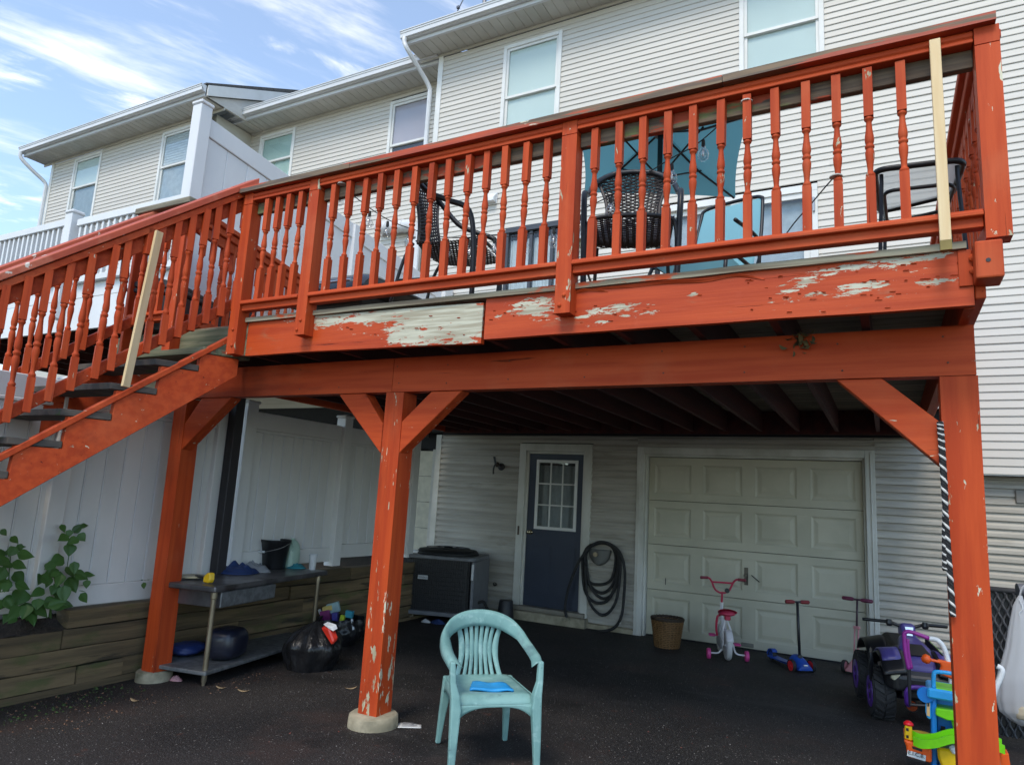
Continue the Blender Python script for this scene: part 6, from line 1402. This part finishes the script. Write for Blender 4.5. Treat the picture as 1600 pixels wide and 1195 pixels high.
# --- push-along walker toy behind the play garage
yw = -2.75; PW_ = thing('push_toy', 'push-along toy with purple and white tube handle', 'push toy', at(1455,1060,yw))
PUR = plain('magenta_tube', (.36,.03,.30), .35); ORG = plain('orange_plastic', (.85,.11,.008), .4)
MB().tube(spline([at(1420,1045,yw), at(1415,1020,yw), at(1413,998,yw), at(1414,988,yw), at(1424,987,yw), at(1452,997,yw)], 5), .014, 8).build('purple_handle', PUR, PW_, smooth=True)
MB().tube(spline([at(1424,1044,yw+.02), at(1419,1018,yw+.02), at(1418,998,yw+.02)], 5), .012, 8).build('purple_post', PUR, PW_, smooth=True)
MB().tube(spline([at(1452,997,yw), at(1465,1000,yw), at(1475,1012,yw), at(1481,1032,yw), at(1486,1060,yw), at(1492,1105,yw)], 5), .017, 10).build('white_arm', WHITE, PW_, smooth=True)
MB().tube(spline([at(1558,1040,yw-.3), at(1566,1048,yw-.3), at(1556,1075,yw-.3), at(1540,1120,yw-.3)], 5), .017, 10).build('white_arm', WHITE, PW_, smooth=True)
o = at(1480,1040,yw); MB().prism([at(*q, yw-.03) for q in ((1464,1030),(1489,1035),(1490,1062),(1466,1052),(1471,1040))], (0,.05,0)).build('orange_bracket', ORG, PW_, bevel=.008)
q = at(1447,1029,yw-.03); MB().lathe([(.012,-.03),(.03,-.01),(.033,.01),(.015,.03)], q, 12, Matrix.Rotation(R(70), 4, 'Y')).build('orange_knob', ORG, PW_, smooth=True); MB().tube([q, at(1470,1034,yw-.02)], .010, 8).build('orange_stalk', ORG, PW_)
b = MB().tube([at(1420,1045,yw), at(1422,1100,yw), at(1490,1105,yw)], .014, 8); b.build('base_tube', BLACK, PW_)
for u in (1425, 1490): q = atG(u, 1112); wheel(PW_, (q.x, q.y, q.z+.05), .05, .03, BLACK, ORG, 18)
# --- play garage tower
yt = -3.55; TG = thing('play_garage', 'bright blue, lime and orange toy parking garage behind the corner post', 'toy garage', at(1470,1195,yt))
TB = plain('toy_blue', (.008,.20,.62), .35); TB2 = plain('toy_sky_blue', (.03,.36,.75), .35); LIME = plain('toy_lime', (.18,.62,.008), .35); YEL = plain('toy_yellow', (.85,.52,.01), .35); TRD2 = plain('toy_red', (.75,.01,.02), .35)
gzt = gz(3, yt)
def tp(name, pts, m, y0, dep, bev=.006): return MB().prism([at(u, v, yt+y0) for u, v in pts], (0,dep,0)).build(name, m, TG, bevel=bev)
tp('column', [(1455,1080),(1463,1082),(1466,1240),(1456,1240)], TB, 0, .16); tp('back_wall', [(1463,1090),(1540,1098),(1545,1240),(1466,1240)], TB, .10, .03)
tp('roof_tray', [(1449,1074),(1545,1090),(1545,1106),(1449,1090)], TB2, -.04, .26, .01); tp('tray_floor', [(1462,1074),(1540,1087),(1540,1090),(1462,1077)], LIME, -.02, .2)
hp_ = [at(u, v, yt) for u, v in ((1459,1078),(1459,1054),(1465,1049),(1500,1054),(1520,1060),(1522,1092))]; MB().tube(spline(hp_, 3), .012, 8).build('carry_handle', TB2, TG, smooth=True)
q = at(1446,1085,yt); MB().lathe([(.045,-.012),(.045,.012)], q, 20, Matrix.Rotation(R(90), 4, 'X')).build('round_ear', TB, TG, bevel=.004)
tp('side_panel', [(1446,1090),(1455,1090),(1455,1124),(1449,1122),(1446,1112)], TB2, .0, .03); st_ = tp('sticker', [(1448,1096),(1453,1095),(1453,1119),(1448,1117)], plain('orange_white_sticker', (.75,.45,.2), .5), -.004, .003, 0); tp('sticker_badge', [(1449,1097),(1452,1097),(1452,1103),(1449,1103)], BLACK, -.007, .002, 0)
tp('ramp', [(1462,1106),(1545,1118),(1545,1130),(1480,1125),(1462,1117)], LIME, -.03, .18); tp('window_recess', [(1470,1133),(1477,1135),(1477,1150),(1470,1148)], BLACK, .094, .005, .001); tp('lower_disc', [(1486,1125),(1510,1128),(1512,1148),(1492,1147)], LIME, .02, .05)
def rampc(path, w_, h_, m, name):
    b = MB(); pp = spline(path, 6)
    for i in range(len(pp)-1): pass
    n = len(pp); 
    for p_ in pp: b.v += [p_+Vector((0,-w_/2,h_)), p_+Vector((0,-w_/2,0)), p_+Vector((0,w_/2,0)), p_+Vector((0,w_/2,h_))]
    for i in range(n-1):
        for k in range(3): b.f.append((i*4+k, i*4+k+1, i*4+4+k+1, i*4+4+k))
    b.build(name, m, TG, solid=.008, smooth=False)
rampc([at(1427,1158,yt-.06), at(1440,1163,yt-.08), at(1462,1162,yt-.08), at(1490,1155,yt-.06), at(1530,1158,yt-.04), at(1568,1172,yt-.02)], .13, .045, LIME, 'curved_ramp')
MB().lathe([(.06,0),(.065,.02),(.06,.025)], at(1440,1152,yt+.05), 20).build('yellow_disc', YEL, TG)
tp('yellow_mast', [(1414,1131),(1425,1134),(1426,1158),(1413,1154)], YEL, -.03, .05); b = MB().lathe([(.028,0),(.026,.012),(.012,.024)], at(1419.5,1132,yt-.005), 14); b.build('red_dome', TRD2, TG, smooth=True)
for v in (1138, 1149): tp('mast_hole', [(1415.5,v-1),(1419.5,v-1),(1420,v+4),(1416,v+3)], BLACK, -.033, .002, 0)
tp('orange_base', [(1412,1155),(1426,1160),(1456,1170),(1456,1192),(1418,1182),(1416,1166)], ORG, -.05, .30, .008); tp('slot', [(1425,1165),(1441,1170),(1441,1174),(1426,1169)], BLACK, -.054, .002, 0)
sg = [(1418,1171),(1447,1180),(1446,1189),(1417,1180)]; tp('sign_plate', sg, WHITE, -.055, .004, .001)
c0 = at(1432,1180,yt-.0565); xr_ = at(1447,1184.5,yt-.0565)-at(1417,1175.5,yt-.0565); text_part('E.I.C.B.', .030, frame(c0+Vector((0,-.0015,.006)), xr_, (0,0,1)), BLACK, TG); [MB().obox(c0+xr_*(.14*(k-2.5))+Vector((0,-.002,-.024)), xr_*.05, (0,.0005,0), (0,0,.005)).build('print_mark', BLACK, TG) for k in range(6)]
tp('yellow_slide', [(1464,1168),(1500,1172),(1500,1210),(1475,1205),(1466,1185)], YEL, -.05, .16, .012); tp('white_pipe', [(1481,1166),(1492,1164),(1500,1176),(1490,1180)], WHITE, -.07, .05, .01)
tp('orange_gate', [(1556,1180),(1576,1176),(1582,1215),(1558,1215)], ORG, .05, .10); tp('grey_block', [(1550,1182),(1562,1182),(1566,1215),(1552,1215)], plain('grey_block_plastic', (.22,.21,.19), .5), -.02, .08)
# --- woven settee and the hanging carrier bag at the right edge
yv = -2.35; WV = plain('charcoal_weave', (.060,.060,.066), .6); q0 = at(1538,925,yv); z0_ = gz(3.4, yv); zt_ = at(1560,921,yv).z
SE = thing('woven_chair', 'charcoal woven chair back standing behind the corner post', 'chair', (q0.x+.4, yv, z0_)); b = MB()
for i in range(34):
    x = q0.x+.012+i*.026; b.tube([(x+.011*math.sin(j*.9+(i % 2)*math.pi), yv+.008*math.cos(j*.9+(i % 2)*math.pi), z0_+.05+j*(zt_-z0_-.05)/60) for j in range(61)], .0085, 5, cap=False)
b.build('woven_panel', WV, SE, smooth=True, kind='stuff'); MB().box(q0.x, q0.x+.9, yv+.02, yv+.04, z0_+.05, zt_-.01).build('backing', BLACK, SE)
MB().tube([(q0.x,yv,zt_),(q0.x+.9,yv,zt_)], .02, 8).build('top_rail', WV, SE, smooth=True)
for x in (q0.x+.02, q0.x+.88): MB().tube([(x,yv+.02,z0_),(x,yv+.02,zt_)], .018, 8).build('leg', WV, SE)
q1 = at(1596,921,yv-.15); MB().tube([q1+Vector((-.03,-.05,.0)), q1+Vector((.25,.0,.02))], .045, 12).build('armrest_roll', plain('grey_roll', (.11,.11,.125), .45), SE, smooth=40)
BG = thing('carrier_bag', 'white plastic carrier bag hanging from the grey armrest', 'bag', at(1590,1000,yv-.3)); BGM = thinmat('thin_white_plastic', (.66,.66,.68), .4, .3, .88); yb2 = yv-.32
prof = [(930,1591,1597),(945,1583,1602),(975,1577,1612),(1010,1571,1620),(1035,1564,1624),(1060,1556,1628),(1090,1556,1630),(1110,1562,1628),(1125,1580,1624),(1133,1594,1612)]
def bagf(u, v):
    t = v*(len(prof)-1); i = min(len(prof)-2, int(t)); s = t-i; vv = prof[i][0]*(1-s)+prof[i+1][0]*s; ul = prof[i][1]*(1-s)+prof[i+1][1]*s; ur = prof[i][2]*(1-s)+prof[i+1][2]*s
    a = 2*math.pi*u; cu = (ul+ur)/2; hw_ = (ur-ul)/2; f = 1+.05*math.sin(a*11+v*4)*(1-v*.5); p = at(cu+hw_*math.cos(a)*f, vv, yb2); wm = abs(at(cu+hw_, vv, yb2).x-at(cu, vv, yb2).x); p.y += wm*.55*math.sin(a)*f; return p
MB().grid(bagf, 60, 36, True).build('bag', BGM, BG, smooth=True)
MB().tube(spline([at(1593,933,yb2), at(1597,918,yb2), at(1606,915,yb2), at(1612,932,yb2)], 5), .006, 6).build('handle_loop', BGM, BG); MB().tube(spline([at(1592,935,yb2-.02), at(1598,950,yb2-.03), at(1592,958,yb2-.03), at(1597,965,yb2-.02)], 5), .003, 5).build('string', WHITE, BG)
lump_ = at(1588,1108,yb2); o = lump(lump_+Vector((.06,0,-.06)), .10, .07, .13, plain('tan_contents', (.50,.42,.30), .7), 'contents', '', '', 5); o.parent = BG; o.location = Vector(o.location)-Vector(BG.location)
# --- rope on the corner post
RP_ = thing('rope', 'black and white twisted rope hanging beside the right post', 'rope', at(1480,800,YB)); RWH = plain('white_rope', (.66,.64,.60), .8); RBK = plain('black_rope', (.015,.015,.016), .8)
for off, yo, u1, v1 in ((0, -.016, 1489, 962), (.5, -.012, 1477, 890)):
    path = spline([at(1468+off*3,660,YB+yo), at(1471+off*3,700,YB+yo), at(1476+off*2,780,YB+yo), at((1476+u1)/2, (780+v1)/2, YB+yo), at(u1, v1, YB+yo)], 75); bw, bk_ = [], []
    for k, m, ph in ((0, RWH, 0), (1, RBK, math.pi), (2, RBK, math.pi/2), (3, RBK, -math.pi/2)):
        pts = [p+Vector((.0065*math.cos(i*.40+ph), .0065*math.sin(i*.40+ph), 0)) for i, p in enumerate(path)]; MB().tube(pts, .0062 if k else .0068, 5).build('strand', m, RP_, smooth=True)
# --- dry leaf clump on the beam
q = at(1252,540,YB-.02); NS = thing('leaf_clump', 'clump of dry leaves and webs stuck on the beam top', 'leaves', q); random.seed(9)
DL = mat('dry_leaf', (.16,.12,.05), (.05,.045,.025), sc=(12,12,12), rough=.9); 
for i in range(26):
    c = q+Vector((random.gauss(0,.035), random.gauss(0,.012), random.gauss(.02,.028))); a = Vector((random.uniform(-1,1), random.uniform(-.4,.4), random.uniform(-1,1))).normalized(); b_ = a.orthogonal().normalized(); l = random.uniform(.012,.035)
    MB().grid(lambda u, v: c+a*l*(2*u-1)+b_*l*.4*(2*v-1)*(1-(2*u-1)**2)+a.cross(b_)*l*.5*(2*u-1)**2, 4, 2).build('dry_leaf', DL, NS, smooth=True)
# --- plants on the soil at the left
lb = MB(); 
def leafshape(u, v): t = v; w_ = .52*math.sin(math.pi*min(1,t**.62))*(1-.25*t)+.0; x = w_*(2*u-1); return Vector((x, t-.10*(1-abs(2*u-1))*0-.16*abs(2*u-1)*(1-t)**2, -.10*(2*u-1)**2-.18*t*t+.16*abs(2*u-1)))
LM = MB().grid(leafshape, 6, 7).mesh('leaf'); LM.materials.append(LEAF)
for p_ in LM.polygons: p_.use_smooth = True
XPL = TWX-.12
def plant(label, stems, leaves, seed):
    random.seed(seed); base = atX(*stems[0][0], XPL); P_ = thing('leafy_plant', label, 'plant', base, 'leafy plants on the timber wall')
    for st in stems: MB().tube(spline([atX(u, v, XPL+.02*i*random.uniform(-1,1)) for i, (u, v) in enumerate(st)], 5), .004, 5).build('stem', LEAF, P_, smooth=True)
    extra = [(u+random.uniform(-16,16), v+random.uniform(-14,10), s*random.uniform(.6,.95), ang+random.uniform(-50,50)) for (u, v, s, ang) in leaves if len(leaves) > 5]
    for (u, v, s, ang) in leaves+extra:
        x = XPL+random.uniform(-.05,.22); p = atX(u, v, x); sc2 = s/300.0
        o = bpy.data.objects.new('leaf', LM); COL.objects.link(o); o.parent = P_; o.location = p-OFF[P_]
        d = Vector((random.uniform(.1,.5), math.sin(R(ang)), -math.cos(R(ang))*.75)).normalized(); n = Vector((.75, random.uniform(-.6,.3), random.uniform(.35,.95))); n = (n-d*n.dot(d)).normalized(); xx = d.cross(n)
        o.rotation_euler = Matrix(((xx.x,d.x,n.x),(xx.y,d.y,n.y),(xx.z,d.z,n.z))).to_euler(); o.scale = (sc2*random.uniform(.8,1.15), sc2, sc2)
        if random.random() < .4: o.material_slots[0].link = 'OBJECT'; o.material_slots[0].material = LEAF2
plant('tall leafy stem with heart shaped leaves on the planting soil', [[(98,930),(104,890),(108,865),(112,835),(116,823)], [(98,930),(85,895),(70,890)], [(98,928),(120,905)]],
  [(112,826,22,60),(116,830,24,150),(104,838,26,-70),(124,835,20,30),(110,852,25,-10),(96,872,30,-60),(122,868,28,70),(104,888,28,30),(118,890,26,60),(88,892,32,-70),(108,905,34,20),(96,900,28,-30),(120,912,28,40),(70,893,30,-20),(66,900,26,40),(84,915,30,10),(100,918,34,0),(58,905,22,-60),(76,880,20,0),(114,920,30,-20),(90,928,26,30),(70,930,30,-30)], 21)
plant('low spreading leafy plant in the soil pocket', [[(40,960),(50,930),(60,915)], [(40,960),(30,925)], [(44,958),(74,938)]],
  [(36,925,34,-30),(22,935,30,-60),(50,930,32,20),(62,935,34,60),(76,938,36,70),(40,945,34,0),(56,948,34,40),(28,950,30,-40),(70,950,28,30),(84,945,30,80),(18,955,28,-30),(48,960,26,10)], 22)
plant('feathery tall weed with narrow leaves at the left edge', [[(10,960),(14,900),(16,870),(14,840)], [(14,905),(0,880)], [(14,890),(28,862)]],
  [(6,845,20,-70),(18,840,18,40),(28,848,22,70),(14,856,24,-40),(4,862,24,-60),(30,866,28,80),(10,874,28,-70),(22,880,26,60),(6,890,30,-30),(24,896,28,30),(12,908,30,-50),(2,912,28,20),(26,912,28,60),(8,930,30,-20),(0,940,30,-60)], 23)
o = at(220,905,0); plant('small sprout growing beside the left post', [[(222,915),(222,905)]], [(226,905,16,60),(219,906,15,-50),(224,911,14,10)], 24)
# --- scraps and grit on the asphalt
PAPER = plain('paper', (.62,.62,.62), .8); 
q = atG(640,1134); PP_ = thing('paper_scrap', 'printed white paper scrap on the asphalt behind the chair', 'paper', q, None, True, R(35)); MB().grid(lambda u, v: Vector((.075*(2*u-1), .045*(2*v-1), .004+.006*math.sin(u*5)*v)), 8, 4).build('sheet', PAPER, PP_, smooth=True, solid=.001)
for k in range(4): MB().box(-.05, .045-.02*(k % 2), -.028+k*.017, -.022+k*.017, .013, .0136).build('print_line', plain('print_grey', (.15,.15,.17), .8), PP_)
random.seed(31)
scr = [('white folded paper next to the concrete block of the air conditioner', 665, 972, .07, PAPER), ('crumpled blue cloth under the air conditioner', 684, 974, .10, BLUEC), ('pink and white wrapper beside the left footing', 275, 1063, .06, plain('pink_wrapper', (.55,.28,.30), .6))]
for lab, u, v, s, m in scr: crumple(atG(u, v), s, s*.6, s*.6, m, 'scrap', lab, 'scrap', u*.1, n=16)
tw = [(548,1076,60,'pale twig lying next to the middle post'),(380,1080,20,'curled tan leaf in front of the steel table leg'),(345,1075,10,'orange leaf lying near the steel table leg'),(300,1030,30,'small white leaf under the table shelf'),(210,1095,0,'cream leaf on the asphalt beside the timber wall')]
for u, v, a, lab in tw: q = atG(u, v); L2 = .05; dv = Vector((math.cos(R(a)), math.sin(R(a)), 0)); tag(MB().grid(lambda s, t: q+dv*L2*(2*s-1)+Vector((-dv.y,dv.x,0))*.016*(2*t-1)*(1-(2*s-1)**2)+Vector((0,0,.004+.012*(2*s-1)**2)), 6, 3).build('fallen_leaf', plain('tan_leaf', (.36,.26,.15), .8), smooth=True, solid=.001), lab, 'leaf')
def scatter(name, n, m, smin, smax, seed, box, cl=None):
    random.seed(seed); b = MB()
    for i in range(n):
        x, y = random.uniform(*box[:2]), random.uniform(*box[2:])
        if cl and mnoise.noise(Vector((x*1.1, y*1.1, seed))) < cl: continue
        s = random.uniform(smin, smax)*(random.random()**2*.8+.4); c = Vector((x, y, gz(x, y)+s*.25)); a = random.uniform(0, 6.28); f = random.uniform(.4, 1); h = random.uniform(.25, .7)
        b.add([c+Vector((s*math.cos(a), s*math.sin(a), -s*.2)), c+Vector((s*f*math.cos(a+2), s*f*math.sin(a+2), -s*.2)), c+Vector((s*math.cos(a+4), s*math.sin(a+4), -s*.2)), c+Vector((0,0,s*h))], [(0,1,3),(1,2,3),(2,0,3)])
    o = b.build(name, m, kind='stuff'); return o
scatter('pale_grit', 3600, plain('grit_pale', (.34,.315,.29), .9), .0015, .005, 41, (-2.5, 3.2, -6.6, -.6), -.12)
scatter('dark_gravel', 2600, plain('grit_dark', (.06,.05,.05), .9), .003, .009, 42, (-2.5, 3.2, -6.8, -2.0), None)
scatter('leaf_litter', 500, plain('litter_brown', (.16,.085,.05), .9), .004, .014, 43, (-2.6, -1.7, -6.4, -4.2), -.2)
scatter('paint_flakes', 240, plain('flake_red', (.17,.045,.03), .8), .003, .007, 44, (-.6, 3.0, -5.6, -3.2), .0)
scatter('moss_tufts', 300, plain('moss', (.05,.085,.02), .95), .006, .018, 45, (-2.62, -2.15, -6.2, -4.6), -.15)
